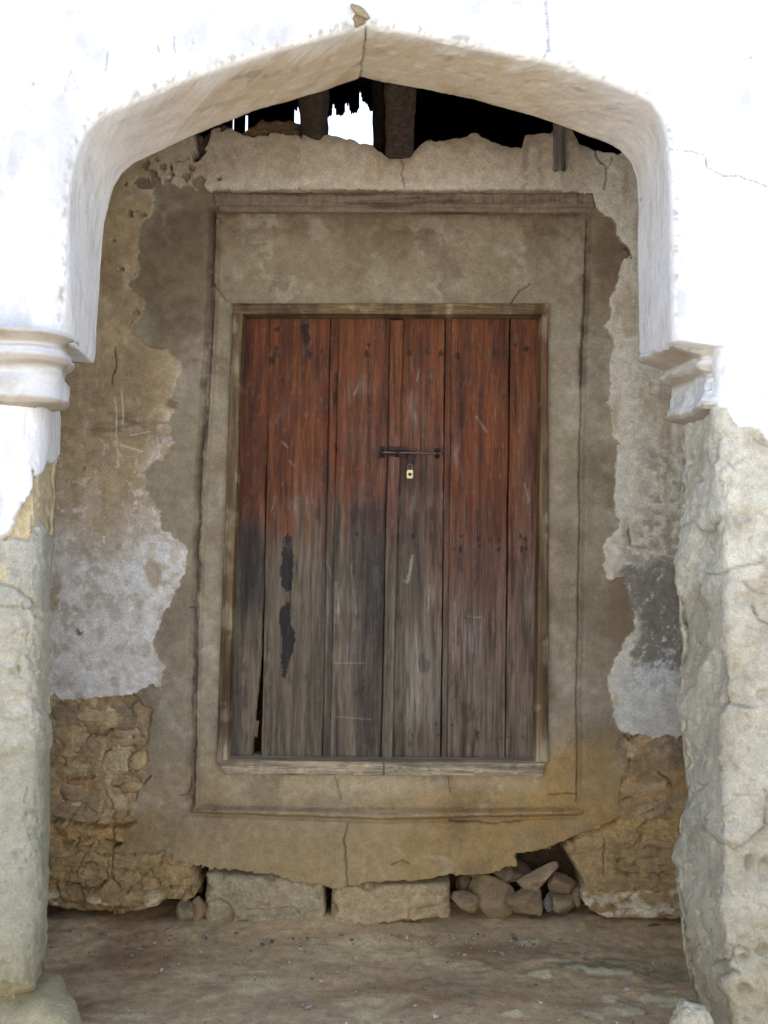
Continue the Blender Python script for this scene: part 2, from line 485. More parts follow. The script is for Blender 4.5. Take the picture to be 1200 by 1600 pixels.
def doorway_wall():
    root = thing("doorway_wall", "set back wall with peeling whitewash, grey plaster door surround and broken rubble base", "wall", (0, D3, 0))
    step = 0.0046
    xs = np.arange(-1.95, 1.95, step)
    zs = np.concatenate([np.arange(-0.12, 2.6, step), np.linspace(0, 1, 190)[1:] + 100])
    r0 = int((zs < 50).sum())
    X = np.repeat(xs[None, :], len(zs), 0)
    # raw top of the wall, traced along its crumbling edge
    uu = np.linspace(-300, 1500, 1600)
    tu = interp(WALL_TOP, uu) + 3 * fbm(uu, uu * 0, 11, octv=3, seed=4)
    tx, tz = at(uu, tu, D3)
    top = np.interp(xs, tx, tz)
    z0 = zs[r0 - 1]
    Z = np.empty_like(X)
    Z[:r0] = zs[:r0, None]
    Z[r0:] = z0 + (zs[r0:, None] - 100) * (top[None, :] - z0)
    u, v = to_px(X, np.full_like(X, D3), Z)
    w1 = fbm(u, v, 26, octv=5, seed=1); w2 = fbm(u, v, 26, octv=5, seed=8)
    f1 = fbm(u, v, 7, octv=3, seed=14); f2 = fbm(u, v, 7, octv=3, seed=16)
    uw, vw = u + 5 * w1 + 2.2 * f1, v + 5 * w2 + 2.2 * f2
    K = 0.66

    coat = np.maximum(np.maximum(Mask([COAT_L], blur=2)(uw, vw), Mask([BAND], blur=1)(u + 1.5 * f1, v + 1.2 * f2)), Mask([COAT_R], blur=2)(uw, vw + 9 * fbm(u, v, 20, octv=5, seed=41) * ss(v, 1090, 1130)))
    chips = Mask(blobs=[(232, 255, 4, 3), (229, 261, 5, 7), (254, 262, 6, 5), (242, 278, 6, 10), (237, 270, 5, 5), (260, 282, 5, 5), (245, 287, 8, 6), (222, 285, 14, 5), (207, 257, 4, 3),
                        (197, 286, 4, 3), (205, 333, 5, 6), (223, 337, 7, 4), (215, 331, 3, 3), (292, 278, 8, 6), (300, 265, 6, 4), (312, 285, 10, 10), (343, 280, 3, 4), (293, 421, 4, 3), (212, 489, 6, 4), (192, 421, 5, 4),
                        (205, 506, 3, 4), (133, 733, 4, 3), (124, 988, 5, 4), (245, 253, 3, 4), (268, 262, 3, 3), (270, 275, 3, 3), (235, 292, 20, 4), (178, 377, 3, 3)], blur=1)(u + 3 * f1, v + 3 * f2)
    coat = ss(coat, 0.42, 0.58) * (1 - ss(chips, 0.35, 0.6))
    rub_l = Mask([[(-80, 1085), (203, 1087), (236, 1110), (234, 1180), (214, 1230), (214, 1300), (200, 1312), (-80, 1302)]], blur=2)(uw, vw)
    rub_r = Mask([[(960, 1150), (1250, 1145), (1250, 1300), (965, 1290), (968, 1200)]], blur=8)(uw, vw)
    mass_l = Mask([[(-80, 1285), (150, 1290), (180, 1325), (240, 1330), (300, 1345), (318, 1385), (300, 1395), (272, 1398), (258, 1412), (215, 1424), (170, 1428), (110, 1422), (70, 1415), (-80, 1405)]], blur=3)(uw, vw)
    mass_r = Mask([[(885, 1325), (920, 1300), (965, 1280), (1250, 1275), (1250, 1440), (1060, 1441), (1005, 1442), (950, 1432), (922, 1422), (912, 1400), (903, 1360), (890, 1338)]], blur=3)(uw, vw)
    apron = Mask([APRON], blur=1)(u + 2.5 * f1 + 2 * w1, v + 2.5 * f2 + 2 * w2)
    apron = ss(apron, 0.4, 0.6)
    lowzone = ss(v + 2 * f2, 1286, 1290)
    rub_l, rub_r, mass_l, mass_r = (ss(a, 0.35, 0.65) for a in (rub_l, rub_r, mass_l, mass_r))
    rub_l = rub_l * (1 - coat); rub_r = rub_r * (1 - coat)
    solid = np.clip(apron + rub_l + rub_r, 0, 1)
    hollow = lowzone * (1 - np.clip(solid + mass_l + mass_r, 0, 1)) * ss(v, 1295, 1310)

    # ---- relief, metres towards the viewer
    h = 0.004 * fbm(u, v, 120, octv=4, seed=2) + 0.0012 * fbm(u, v, 12, octv=3, seed=6)
    h += coat * (0.012 + 0.003 * w1) * (1 - 0.3 * ss(v, 900, 1080))
    scar = fbm(u, v, 8, 3, octv=4, seed=33)
    h += coat * 0.0014 * scar * ss(v, 480, 900)
    # sunk panel round the frame
    panel = Mask([[(343, 328), (921, 333), (915, 700), (907, 1266), (299, 1264), (308, 950), (326, 560)]], blur=1)(u + 1.2 * f1, v + 1.2 * f2)
    panel = ss(panel, 0.3, 0.7)
    head_dark = ss(Mask([[(340, 325), (922, 325), (920, 372), (342, 368)]], blur=16)(u, v), 0.1, 0.9)
    h -= 0.028 * panel
    grooves = Mask(lines=[(10, [(332, 335), (330, 420), (322, 560), (312, 700), (305, 900), (298, 1080), (296, 1255)]),
                          (6, [(922, 345), (918, 450), (914, 560), (910, 760), (909, 960), (906, 1090), (907, 1255)]),
                          (4, [(300, 1273), (600, 1284), (905, 1277)])], blur=1)(u + 0.8 * f1 + 1.2 * w1, v + 0.8 * f2)
    h -= 0.020 * grooves
    ridge = Mask(lines=[(7, [(341, 345), (338, 440), (330, 600), (320, 760), (313, 900), (309, 1100), (306, 1258)]), (8, [(303, 1264), (600, 1274), (904, 1267)])], blur=1)(u + 0.8 * f1, v + 0.8 * f2)
    h += 0.022 * ridge
    cracks = Mask(lines=[(2.2, [(542, 1287), (536, 1310), (540, 1340), (545, 1386)]), (2, [(627, 252), (630, 262), (628, 275), (633, 297)]),
                         (2, [(925, 232), (935, 252), (947, 262), (948, 275), (944, 298)]), (1.5, [(957, 247), (953, 262), (948, 268)]),
                         (2, [(268, 260), (270, 275), (265, 287)]), (1.5, [(275, 255), (290, 254), (297, 248)]), (3, [(975, 388), (982, 395), (987, 406)]),
                         (2, [(860, 1245), (905, 1243)]), (2.5, [(700, 1284), (770, 1287), (810, 1283)]), (2.5, [(303, 950), (296, 950)]),
                         (1.5, [(333, 445), (342, 455), (352, 468)]), (2, [(282, 1244), (292, 1243), (297, 1232), (296, 1215)]),
                         (2, [(640, 1350), (628, 1345), (612, 1352)]), (1.6, [(520, 1212), (527, 1225), (531, 1250)]), (1.5, [(700, 1215), (702, 1240)]),
                         (2, [(980, 827), (985, 850)]), (2, [(181, 545), (180, 575), (176, 600)]), (2, [(800, 470), (815, 450), (830, 440)])], blur=0)(u + 2 * w1 + 1.2 * f1, v + 2 * w2 + 1.2 * f2)
    h -= 0.007 * cracks
    # rubble with mortar, the left upper and the right patch
    a1, a2, cid = worley(u + 9 * w1, v + 6 * w2, 34, 20, 22)
    b1, b2, bid = worley(u + 5 * w2, v + 4 * w1, 13, 26, 8)
    lump = np.sqrt(np.clip(1 - a1 * a1, 0, 1)); seam = 1 - ss(a2 - a1, 0.02, 0.16)
    hr = -0.018 + 0.008 * lump - 0.005 * seam + 0.010 * (cid - 0.5) + 0.004 * (0.5 - b1) + 0.012 * fbm(u + 10 * w2, v, 34, 16, octv=5, seed=36)
    h = h * (1 - rub_l) + rub_l * hr
    h = h * (1 - rub_r) + rub_r * (-0.012 + 0.010 * lump - 0.005 * seam * ss(w1, 0, 0.4) + 0.004 * (0.5 - b1) + 0.008 * fbm(u, v, 40, 20, octv=5, seed=37))
    # ledge at the foot of the upper rubble on the left, dark slot under it
    h += rub_l * 0.045 * ss(v, 1245, 1275)
    slot = Mask(lines=[(7, [(70, 1276), (110, 1281), (140, 1288), (180, 1289), (212, 1285)])], blur=1)(u + 3 * f1, v + 2 * f2)
    slots = Mask(lines=[(5, [(808, 1337), (850, 1330), (880, 1318), (925, 1303), (962, 1288)]), (3, [(1035, 1280), (1050, 1281)]), (2, [(180, 1300), (178, 1340), (181, 1368)]),
                        (3, [(181, 1331), (195, 1336), (212, 1332)]), (2.5, [(178, 1368), (195, 1385), (205, 1388)]), (3, [(115, 1378), (135, 1384), (158, 1380), (168, 1370)]),
                        (2.5, [(90, 1382), (100, 1400), (118, 1404)]), (2, [(98, 1313), (112, 1315), (120, 1311)]), (2, [(130, 1318), (142, 1321), (149, 1314)]),
                        (3, [(222, 1388), (248, 1388), (268, 1380)]), (2, [(135, 1346), (145, 1342), (155, 1345)]),
                        (3, [(955, 1410), (975, 1408), (990, 1398)]), (2, [(960, 1358), (980, 1366), (1000, 1366)]), (2, [(1020, 1365), (1045, 1368)]), (1.6, [(944, 1310), (944, 1368)]),
                        (2, [(955, 1333), (972, 1335)]), (2, [(965, 1347), (982, 1343)]), (2, [(1010, 1325), (1028, 1324), (1036, 1330)]), (2, [(1002, 1272), (1012, 1271), (1022, 1266)]),
                        (2.4, [(975, 1150), (983, 1158), (995, 1150)]), (2, [(985, 1190), (1000, 1190)]), (2, [(975, 1248), (990, 1246)]), (2, [(1030, 1208), (1045, 1218), (1052, 1226)]),
                        (3, [(110, 1147), (135, 1150), (160, 1150), (172, 1140)]), (4, [(157, 1192), (163, 1178), (172, 1172)]), (3, [(105, 1218), (130, 1217), (143, 1216)]),
                        (2.5, [(172, 1230), (195, 1234), (222, 1226), (233, 1214)]), (4, [(135, 1211), (145, 1214)]), (2.5, [(95, 1252), (110, 1240), (122, 1236)])], blur=0)(u + 1.5 * f1 + 1.5 * w1, v + 1.5 * f2 + 1.5 * w2)
    # mud masses at the foot
    c1, c2, cc = worley(u + 16 * w1, v + 12 * w2, 62, 40, 38)
    lumpm = np.sqrt(np.clip(1 - 0.8 * c1 * c1, 0, 1))
    flowm = fbm(u + 20 * w1, v, 30, 14, octv=5, seed=60)
    hm = 0.014 + 0.022 * lumpm - 0.012 * (1 - ss(c2 - c1, 0, 0.1)) + 0.012 * flowm + 0.03 * (cc - 0.5)
    under = ss(v, 1404 + 8 * w1, 1428)
    h = h * (1 - mass_l) + mass_l * (hm - 0.06 * under + 0.02 * ss(v, 1380, 1400))
    hm2 = -0.018 + 0.014 * lumpm - 0.003 * (1 - ss(c2 - c1, 0, 0.1)) + 0.011 * flowm
    h = h * (1 - mass_r) + mass_r * (hm2 + 0.03 * ss(v, 1395, 1415) - 0.06 * ss(v, 1425 + 6 * w1, 1442))
    h = h - 0.05 * ss(slot, 0.2, 0.8) * (rub_l + mass_l)
    h = h - 0.024 * slots
    # hollow under the apron and below the masses
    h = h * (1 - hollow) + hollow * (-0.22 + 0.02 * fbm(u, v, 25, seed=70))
    h += apron * lowzone * 0.012 * ss(v, 1320, 1370)
    # broken pocket in the upper left
    pocket = ss(Mask([[(298, 247), (305, 238), (320, 234), (323, 241), (308, 256)], [(304, 205), (330, 198), (327, 222), (318, 234), (306, 236)]], blur=1)(u + 2 * f1, v + 2 * f2), 0.4, 0.6)
    h -= 0.08 * pocket
    brown_top = ss(Mask([[(345, 150), (475, 150), (473, 214), (440, 211), (425, 206), (418, 212), (400, 214), (380, 212), (362, 203), (345, 206)]], blur=1)(u + 2 * f1, v + 2 * f2), 0.4, 0.6)
    h -= brown_top * (0.03 + 0.01 * lump)
    notch = Mask(blobs=[(308, 1164, 7, 6), (307, 1163, 3, 3)], blur=1)(u, v)
    h -= 0.01 * notch

    # ---- colours
    def L(*a):
        return lin(*a) / K
    tone = fbm(u, v, 150, octv=5, seed=80)
    tone2 = fbm(u, v, 45, octv=5, seed=85)
    c = np.ones(X.shape + (3,)) * L(128, 118, 97)
    c = mixc(c, L(98, 87, 66), ss(tone, 0.0, 0.7) * 0.7)
    c = mixc(c, L(150, 142, 124), ss(tone2, 0.2, 1.0) * 0.45)
    c = mixc(c, L(104, 90, 66), (1 - ss(v, 400, 620)) * 0.35)
    ochre = ss(v + 30 * tone, 1120, 1260) * (0.40 + 0.60 * ss(u, 500, 850))
    c = mixc(c, L(146, 117, 68), ochre * (0.75 + 0.2 * tone2))
    c = mixc(c, L(138, 118, 80), ss(v, 1280, 1340) * 0.5)
    ledge = Mask([[(340, 1212), (850, 1212), (858, 1235), (650, 1238), (340, 1250)]], blur=8)(u, v)
    c = mixc(c, L(150, 138, 112), ledge * 0.5)
    # shade and grime painted into the panel's corner grooves
    groove_dark = Mask(lines=[(14, [(334, 330), (332, 420), (324, 560), (314, 700)]), (9, [(314, 700), (306, 900), (300, 1255)]), (10, [(921, 340), (916, 460), (912, 600)]), (12, [(335, 330), (920, 332)])], blur=3)(u + 4 * w1, v + 3 * w2)
    c = mixc(c, L(66, 50, 40), groove_dark * (0.65 + 0.35 * w2))
    c = mixc(c, L(86, 68, 50), head_dark * ss(w1 + 0.3, -0.4, 0.6) * 0.6)  # panel head darkened under the cornice: grime with shade painted in
    smut = ss(fbm(u + 20 * w1, v, 70, 95, octv=6, seed=195) - 0.2 * ss(v, 400, 620), 0.1, 0.8)
    c = mixc(c, L(88, 74, 58), smut * 0.38)
    scuff = ss(fbm(u + 30 * w2, v + 30 * w1, 45, octv=6, seed=197), 0.35, 1.0)
    c = mixc(c, L(154, 146, 128), scuff * 0.35)
    patch = Mask([[(945, 905), (985, 905), (992, 983), (965, 1010), (950, 990)], [(925, 330), (975, 345), (985, 400), (950, 480), (930, 460)]], blur=5)(uw, vw)
    c = mixc(c, L(110, 93, 70), patch * 0.7)
    dk = Mask([[(240, 300), (330, 300), (325, 520), (300, 560), (235, 520), (215, 430)], [(925, 340), (985, 360), (980, 430), (945, 470), (920, 420)], [(205, 1090), (245, 1080), (240, 1180), (225, 1180)]], blur=14)(uw, vw)
    c = mixc(c, L(88, 78, 62), dk * ss(tone2 + 0.4, -0.3, 0.7) * 0.6)
    inner = Mask([[(345, 335), (915, 335), (905, 1255), (303, 1255)]], blur=6)(u, v)
    c = c * np.array([1.05, 1.07, 1.14]) * (1 + 0.10 * inner * ss(v, 480, 640))[..., None]
    # old coat
    cc_ = np.ones_like(c) * L(150, 134, 100)
    cc_ = mixc(cc_, L(126, 108, 80), ss(tone + 0.4 * tone2, -0.2, 0.6) * 0.75)
    cc_ = mixc(cc_, L(160, 148, 122), ss(fbm(u, v, 14, 60, octv=5, seed=191), 0.1, 0.8) * 0.5)
    left = 1 - ss(u, 300, 330)
    low = ss(v + 40 * tone2, 740, 930) * left
    cc_ = mixc(cc_, L(166, 162, 152), low)
    cc_ = mixc(cc_, L(128, 120, 104), low * ss(fbm(u, v, 18, 26, octv=5, seed=193), 0.0, 0.7) * 0.6)
    edgew = Mask([[(285, 560), (262, 650), (225, 740), (245, 830), (200, 900), (260, 940), (300, 900), (300, 840), (260, 800), (240, 740), (285, 700)],
                  [(210, 860), (285, 840), (292, 900), (200, 920)]], blur=9)(uw, vw)
    cc_ = mixc(cc_, L(190, 182, 172), edgew * ss(fbm(u, v, 16, 12, octv=4, seed=90), -0.3, 0.5) * 0.75)
    flecks = ss(fbm(u, v, 12, 14, octv=6, seed=95, gain=0.7), 0.35, 0.7) * ss(v, 560, 800) * left
    cc_ = mixc(cc_, L(198, 190, 178), flecks * 0.6)
    worn = ss(fbm(u, v, 30, 60, octv=5, seed=97), 0.15, 0.7) * ss(v, 780, 900) * left * (1 - ss(v, 930, 1000))
    cc_ = mixc(cc_, L(132, 116, 88), worn * 0.7)
    stain = ss(fbm(u, v, 40, 12, octv=4, seed=98), 0.1, 0.8) * left * ss(v, 590, 640) * (1 - ss(v, 660, 700))
    cc_ = mixc(cc_, L(96, 82, 58), stain * 0.8)
    scr = Mask(lines=[(1.5, [(190, 695), (222, 706)]), (1.5, [(192, 610), (193, 665)]), (1.6, [(205, 680), (235, 676)]), (1.5, [(160, 690), (172, 702)]), (1.5, [(182, 620), (186, 730)]),
                      (1.4, [(246, 680), (250, 712), (235, 722)]), (1.5, [(120, 870), (150, 905)]), (1.5, [(960, 850), (1055, 870)]), (1.5, [(1000, 790), (1055, 786)]), (2, [(720, 1290), (724, 1310), (729, 1335)])], blur=0)(u + 1.5 * w1, v + 1.5 * w2)
    cc_ = cc_ * (1.15 + 0.27 * low[..., None])
    cc_ = cc_ * (np.array([0.98, 0.985, 1.12]) + low[..., None] * np.array([0.0, 0.01, -0.06]))
    # right side coat
    right = ss(u, 880, 920)
    cr = np.ones_like(c) * L(168, 160, 140)
    cr = mixc(cr, L(142, 126, 100), ss(fbm(u, v, 16, 70, octv=6, seed=101), 0.0, 0.8) * 0.7)
    uw = uw + 10 * w1 * ss(v, 1000, 1080); mould = Mask([[(960, 890), (1000, 880), (1070, 860), (1075, 1060), (1010, 1085), (985, 1050), (1000, 980)]], blur=14)(uw, vw)
    cr = mixc(cr, L(96, 90, 78), ss(mould + 0.25 * fbm(u, v, 12, octv=4, seed=103), 0.25, 0.75) * 0.9)
    grey = Mask([[(1000, 690), (1100, 690), (1100, 900), (960, 900), (970, 830), (1010, 800)]], blur=16)(uw, vw)
    cr = mixc(cr, L(126, 118, 100), grey * ss(fbm(u, v, 9, octv=3, seed=105), -0.5, 0.5) * 0.85)
    bright = Mask([[(955, 1040), (1075, 1040), (1075, 1150), (965, 1150)]], blur=14)(uw, vw)
    cr = mixc(cr, L(160, 156, 144), ss(bright + 0.4 * fbm(u, v, 9, octv=4, seed=107), 0.3, 0.8) * 0.8)
    mould = mould * (0.7 + 0.5 * fbm(u, v, 14, octv=6, seed=110, gain=0.7)); sp = ss(fbm(u, v, 9, octv=6, seed=109, gain=0.7) + 0.5 * ss(v, 980, 1060), 0.35, 0.75) * mould
    cr = mixc(cr, L(186, 184, 176), sp * 0.8)
    cr = cr * np.array([1.30, 1.36, 1.50])
    cc_ = cc_ * (1 - right[..., None]) + cr * right[..., None]
    band = ss(u + 20 * w1, 190, 345) * (1 - ss(u, 905, 950)) * (1 - ss(v, 300, 312))
    cb = np.ones_like(c) * L(178, 158, 124)
    cb = mixc(cb, L(158, 134, 98), ss(tone2, 0, 0.7) * 0.6)
    cb = mixc(cb, L(190, 176, 146), ss(v, 262, 292) * 0.5)
    drips = Mask(lines=[(8, [(822, 215), (821, 245), (820, 296)]), (4, [(845, 235), (843, 290)]), (5, [(893, 215), (892, 268)]), (4, [(880, 262), (878, 285)])], blur=2)(u + 2 * f1, v)
    cb = mixc(cb, L(104, 92, 70), drips * 0.6 * ss(f1, -0.6, 0.3))
    topd = 1 - ss(v - interp(WALL_TOP, u), 2, 22 + 8 * w1)
    cb = mixc(cb, L(120, 98, 70), topd * 0.45)
    cb = cb * np.array([0.90, 0.98, 1.22])
    cc_ = cc_ * (1 - band[..., None]) + cb * band[..., None]
    cc_ = mixc(cc_, L(215, 208, 196), scr * 0.6)
    lowd = Mask(blobs=[(250, 303, 20, 9), (205, 307, 5, 4)], blur=2)(uw, vw)
    cc_ = mixc(cc_, L(176, 172, 156), lowd)
    cc_ = mixc(cc_, np.array([0.62, 0.58, 0.48]), ss(coat, 0.05, 0.5) * (1 - ss(coat, 0.75, 1.0)) * 0.8)
    c = c * (1 - coat[..., None]) + cc_ * coat[..., None]
    # rubble and mud
    cr_ = np.ones_like(c) * L(126, 108, 82)
    cr_ = mixc(cr_, L(158, 140, 108), ss(fbm(u, v, 28, octv=4, seed=111), 0, 0.6) * 0.7)
    cr_ = cr_ * 1.5
    cr_ = mixc(cr_, 1.3 * L(146, 116, 74), ss(fbm(u, v, 60, 24, octv=4, seed=113), 0.05, 0.5) * 0.7 * ss(v, 1180, 1210))
    cr_ = mixc(cr_, L(116, 106, 90), ss(fbm(u, v, 40, 30, octv=3, seed=115), 0.2, 0.6) * 0.6 * (1 - ss(v, 1180, 1230)))
    c = mixc(c, 0 * c + cr_, np.clip(rub_l + rub_r, 0, 1)) if False else c * (1 - np.clip(rub_l + rub_r, 0, 1)[..., None]) + cr_ * np.clip(rub_l + rub_r, 0, 1)[..., None]
    cm_ = np.ones_like(c) * L(128, 104, 70)
    cm_ = mixc(cm_, L(108, 86, 56), ss(flowm, 0, 0.7) * 0.6)
    cm_ = mixc(cm_, L(146, 116, 70), (1 - ss(v, 1290, 1330)) * 0.6)
    salt = ss(fbm(u, v, 22, 12, octv=4, seed=117) + 0.5 * ss(v, 1385, 1415), 0.25, 0.7) * ss(v, 1375, 1402)
    cm_ = cm_ * np.array([1.6, 1.75, 1.95])
    cm_ = mixc(cm_, 1.45 * L(178, 168, 146), salt * 0.7)
    mm = np.clip(mass_l + mass_r, 0, 1)
    c = c * (1 - mm[..., None]) + cm_ * mm[..., None]
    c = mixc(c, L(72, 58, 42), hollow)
    c = mixc(c, L(104, 82, 56), brown_top * 0.9)
    c = mixc(c, L(80, 66, 52), pocket * 0.8)
    c = mixc(c, L(40, 32, 25), np.clip(cracks, 0, 1) * 0.7)
    c *= (1 + 0.07 * fbm(u, v, 9, octv=3, seed=119))[..., None]
    c = np.clip(c, 0.01, 0.82)

    Y = D3 - h
    P = np.stack([X, Y, Z], -1)
    # thickness: over the crumbled top and down the back
    back = []
    for dy, dz in ((0.02, 0.01), (0.12, -0.005), (0.28, 0.0), (0.38, -0.02)):
        q = P[-1].copy(); q[:, 1] = D3 + dy; q[:, 2] += dz + 0.012 * fbm(xs, xs * 0 + dy * 9, 0.06, octv=3, seed=7); back.append(q)
    for zz in (2.6, 2.0, 1.0, -0.12):
        q = P[-1].copy(); q[:, 1] = D3 + 0.4; q[:, 2] = zz; back.append(q)
    PB = np.concatenate([P, np.array(back)], 0)
    CB = np.concatenate([c, np.repeat(c[-1:][:, :, :], len(back), 0) * 0.8], 0)
    R, Cn = PB.shape[:2]
    # door opening
    um = (u[:-1, :-1] + u[1:, 1:]) / 2; vm = (v[:-1, :-1] + v[1:, 1:]) / 2
    le = interp([(480, 370), (1205, 347)], vm); re = interp([(480, 854), (1205, 850)], vm)
    door = (um > le) & (um < re) & (vm > 481) & (vm < 1201)
    keep = np.ones((R - 1, Cn - 1), bool)
    keep[:r0 + 188] &= ~door[:r0 + 188]
    xm = (PB[:-1, :-1, 0] + PB[1:, 1:, 0]) / 2; zm = (PB[:-1, :-1, 2] + PB[1:, 1:, 2]) / 2
    xl, zt = at(371, 481, D3); xr, zb = at(853, 1201, D3)
    backrows = np.zeros_like(keep); backrows[len(zs) + 3:] = True
    keep &= ~(backrows & (xm > xl - 0.03) & (xm < xr + 0.03) & (zm > zb) & (zm < zt + 0.15))
    def cellmean(a):
        a = np.concatenate([a, np.repeat(a[-1:], len(back), 0)], 0)
        return (a[:-1, :-1] + a[1:, 1:]) / 2
    is_coat = cellmean(coat) > 0.5
    is_rub = cellmean(np.clip(rub_l + rub_r + mm + hollow + brown_top, 0, 1)) > 0.5
    org = np.array([0, D3, 0])
    PB = PB - org
    sheet("plaster_surround", PB, CB, MAT['plaster'], root, keep & ~is_coat & ~is_rub)
    sheet("peeling_whitewash", PB, CB, MAT['coat'], root, keep & is_coat & ~is_rub)
    sheet("rubble_base", PB, CB, MAT['rubble'], root, keep & is_rub)
    return root


# a board or block: traced face at depth y, real thickness t, soft edges
def board(name, corners, y, t, mat, colfn=None, parent=None, res=0.006, er=0.004, rough=0.0008, wav=0.002, seed=0, shape=None, origin=(0, 0, 0), keepfn=None):
    (xa, za), (xb, zb), (xc, zc), (xd, zd) = [tuple(float(k) for k in at(p[0], p[1], y)) for p in corners]   # tl tr br bl
    w = max(math.hypot(xb - xa, zb - za), math.hypot(xc - xd, zc - zd)); hgt = max(math.hypot(xd - xa, zd - za), math.hypot(xc - xb, zc - zb))
    nx = max(3, int(w / res) + 1); nz = max(3, int(hgt / res) + 1)
    e = [0, er * 0.3, er]
    def ax(L_, n):
        inner = np.linspace(er, L_ - er, n)
        return np.concatenate([[0.0, er * 0.3], inner, [L_ - er * 0.3, L_]]) / L_
    A = ax(w, nx); B = ax(hgt, nz)
    a = np.concatenate([[0], A, [1]]); b = np.concatenate([[0], B, [1]])
    AA, BB = np.meshgrid(a, b)
    X = (xa * (1 - AA) + xb * AA) * (1 - BB) + (xd * (1 - AA) + xc * AA) * BB
    Z = (za * (1 - AA) + zb * AA) * (1 - BB) + (zd * (1 - AA) + zc * AA) * BB
    d = np.minimum(np.minimum(AA, 1 - AA) * w, np.minimum(BB, 1 - BB) * hgt)
    drop = er * (1 - np.sqrt(np.clip(1 - (1 - np.clip(d / er, 0, 1)) ** 2, 0, 1)))
    hh = -drop + rough * fbm(X, Z, 0.02, 0.12, octv=3, seed=seed)
    u, v = to_px(X, np.full_like(X, y), Z)
    if shape is not None:
        hh = hh + shape(AA, BB, X, Z, u, v)
    Y = y - hh
    e1 = wav * fbm(Z, X * 0 + seed, 0.25, octv=4, seed=seed + 3)
    X = X + e1
    Y[0] = Y[-1] = y + t; Y[:, 0] = Y[:, -1] = y + t
    c = colfn(u, v, X, Z) if colfn is not None else None
    P = np.stack([X, Y, Z], -1) - np.array(origin)
    keep = None
    if keepfn is not None:
        keep = keepfn((u[:-1, :-1] + u[1:, 1:]) / 2, (v[:-1, :-1] + v[1:, 1:]) / 2)
    o = sheet(name, P, c, mat, parent, keep, flip=True)
    return o


def solid_box(name, lo, hi, mat, parent=None, col=None):
    x0, y0, z0 = lo; x1, y1, z1 = hi
    co = np.array([(x, y, z) for x in (x0, x1) for y in (y0, y1) for z in (z0, z1)], float)
    q = np.array([(0, 1, 3, 2), (4, 6, 7, 5), (0, 4, 5, 1), (2, 3, 7, 6), (0, 2, 6, 4), (1, 5, 7, 3)])
    me = raw_mesh(name, co, q, None if col is None else np.ones((8, 3)) * col, mat, smooth=False)
    return link(bpy.data.objects.new(name, me), parent)


# ------------------------------------------------------------------ the door
BURN = Mask([[(444, 838), (450, 830), (455, 845), (459, 870), (458, 895), (456, 920), (448, 925), (440, 918), (438, 895), (441, 865)],
             [(437, 955), (446, 948), (450, 935), (454, 950), (453, 968), (459, 980), (461, 1000), (457, 1020), (449, 1035), (446, 1058), (440, 1058), (439, 1030), (441, 1000), (436, 975)]], blur=1)
NAILS = Mask(blobs=[(646, 838, 2, 6), (651, 855, 2, 3), (708, 843, 2, 2), (720, 838, 3, 4), (720, 855, 2, 3), (720, 860, 3, 6), (747, 843, 2, 4), (749, 853, 2, 3), (780, 845, 2, 5), (779, 858, 2, 6), (813, 838, 2, 5), (814, 858, 3, 6),
                    (821, 842, 2, 4), (822, 857, 2, 4), (708, 857, 2, 2), (640, 552, 4, 5), (668, 550, 4, 4), (688, 552, 4, 6), (716, 556, 4, 6), (822, 545, 5, 5), (806, 540, 3, 4), (788, 550, 3, 3),
                    (781, 1140, 2, 2), (781, 1153, 2, 2), (795, 1140, 2, 2), (795, 1153, 2, 2), (817, 1140, 2, 2), (817, 1153, 2, 2), (745, 1145, 3, 4), (746, 1152, 2, 3), (800, 1153, 2, 2), (706, 1132, 2, 2),
                    (640, 1142, 2, 3), (645, 1148, 2, 2), (684, 1148, 2, 2), (681, 1130, 2, 3), (574, 538, 4, 4), (573, 552, 4, 6), (478, 515, 8, 10), (480, 530, 6, 9), (482, 552, 4, 6), (433, 515, 6, 4), (503, 548, 2, 5),
                    (433, 555, 5, 4), (425, 565, 5, 7), (556, 636, 2, 2), (526, 668, 2, 2), (441, 594, 2, 3), (559, 835, 2, 5), (434, 545, 5, 5), (525, 590, 3, 8), (524, 620, 3, 12), (525, 700, 2, 8)], blur=1)
SCRATCH = Mask(lines=[(4, [(645, 868), (641, 890), (636, 910)]), (2, [(630, 908), (640, 905)]), (2, [(655, 578), (652, 595)]), (2, [(648, 640), (650, 655)]), (2, [(692, 770), (693, 795)]), (2, [(825, 765), (826, 785)]),
                      (2, [(560, 600), (556, 615)]), (2, [(712, 930), (712, 1020)]), (2, [(738, 985), (738, 1020)]), (1.5, [(730, 963), (750, 965)]), (1.5, [(560, 600), (552, 618)]),
                      (1.5, [(645, 775), (650, 798)]), (2, [(672, 915), (668, 955)]), (1.4, [(510, 875), (520, 905)]), (1.4, [(525, 910), (530, 960)]), (1.4, [(548, 880), (556, 960)]), (1.4, [(820, 755), (823, 775)]),
                      (2, [(442, 690), (450, 700)]), (1.6, [(452, 720), (460, 728)]), (1.4, [(430, 775), (425, 800)]), (1.5, [(520, 1036), (570, 1036)]), (1.5, [(525, 1120), (580, 1124)]), (2, [(760, 675), (745, 650)])], blur=0)
PALE = Mask([[(628, 990), (690, 985), (688, 1130), (622, 1130)]], blur=16)
PALE2 = Mask(blobs=[(650, 650, 12, 30), (725, 710, 18, 16), (752, 700, 12, 10), (650, 790, 20, 20), (470, 790, 40, 12), (540, 1010, 26, 14), (425, 900, 12, 20), (520, 950, 10, 40), (545, 950, 20, 30), (740, 1010, 24, 60), (560, 610, 20, 12), (470, 640, 26, 20)], blur=9)
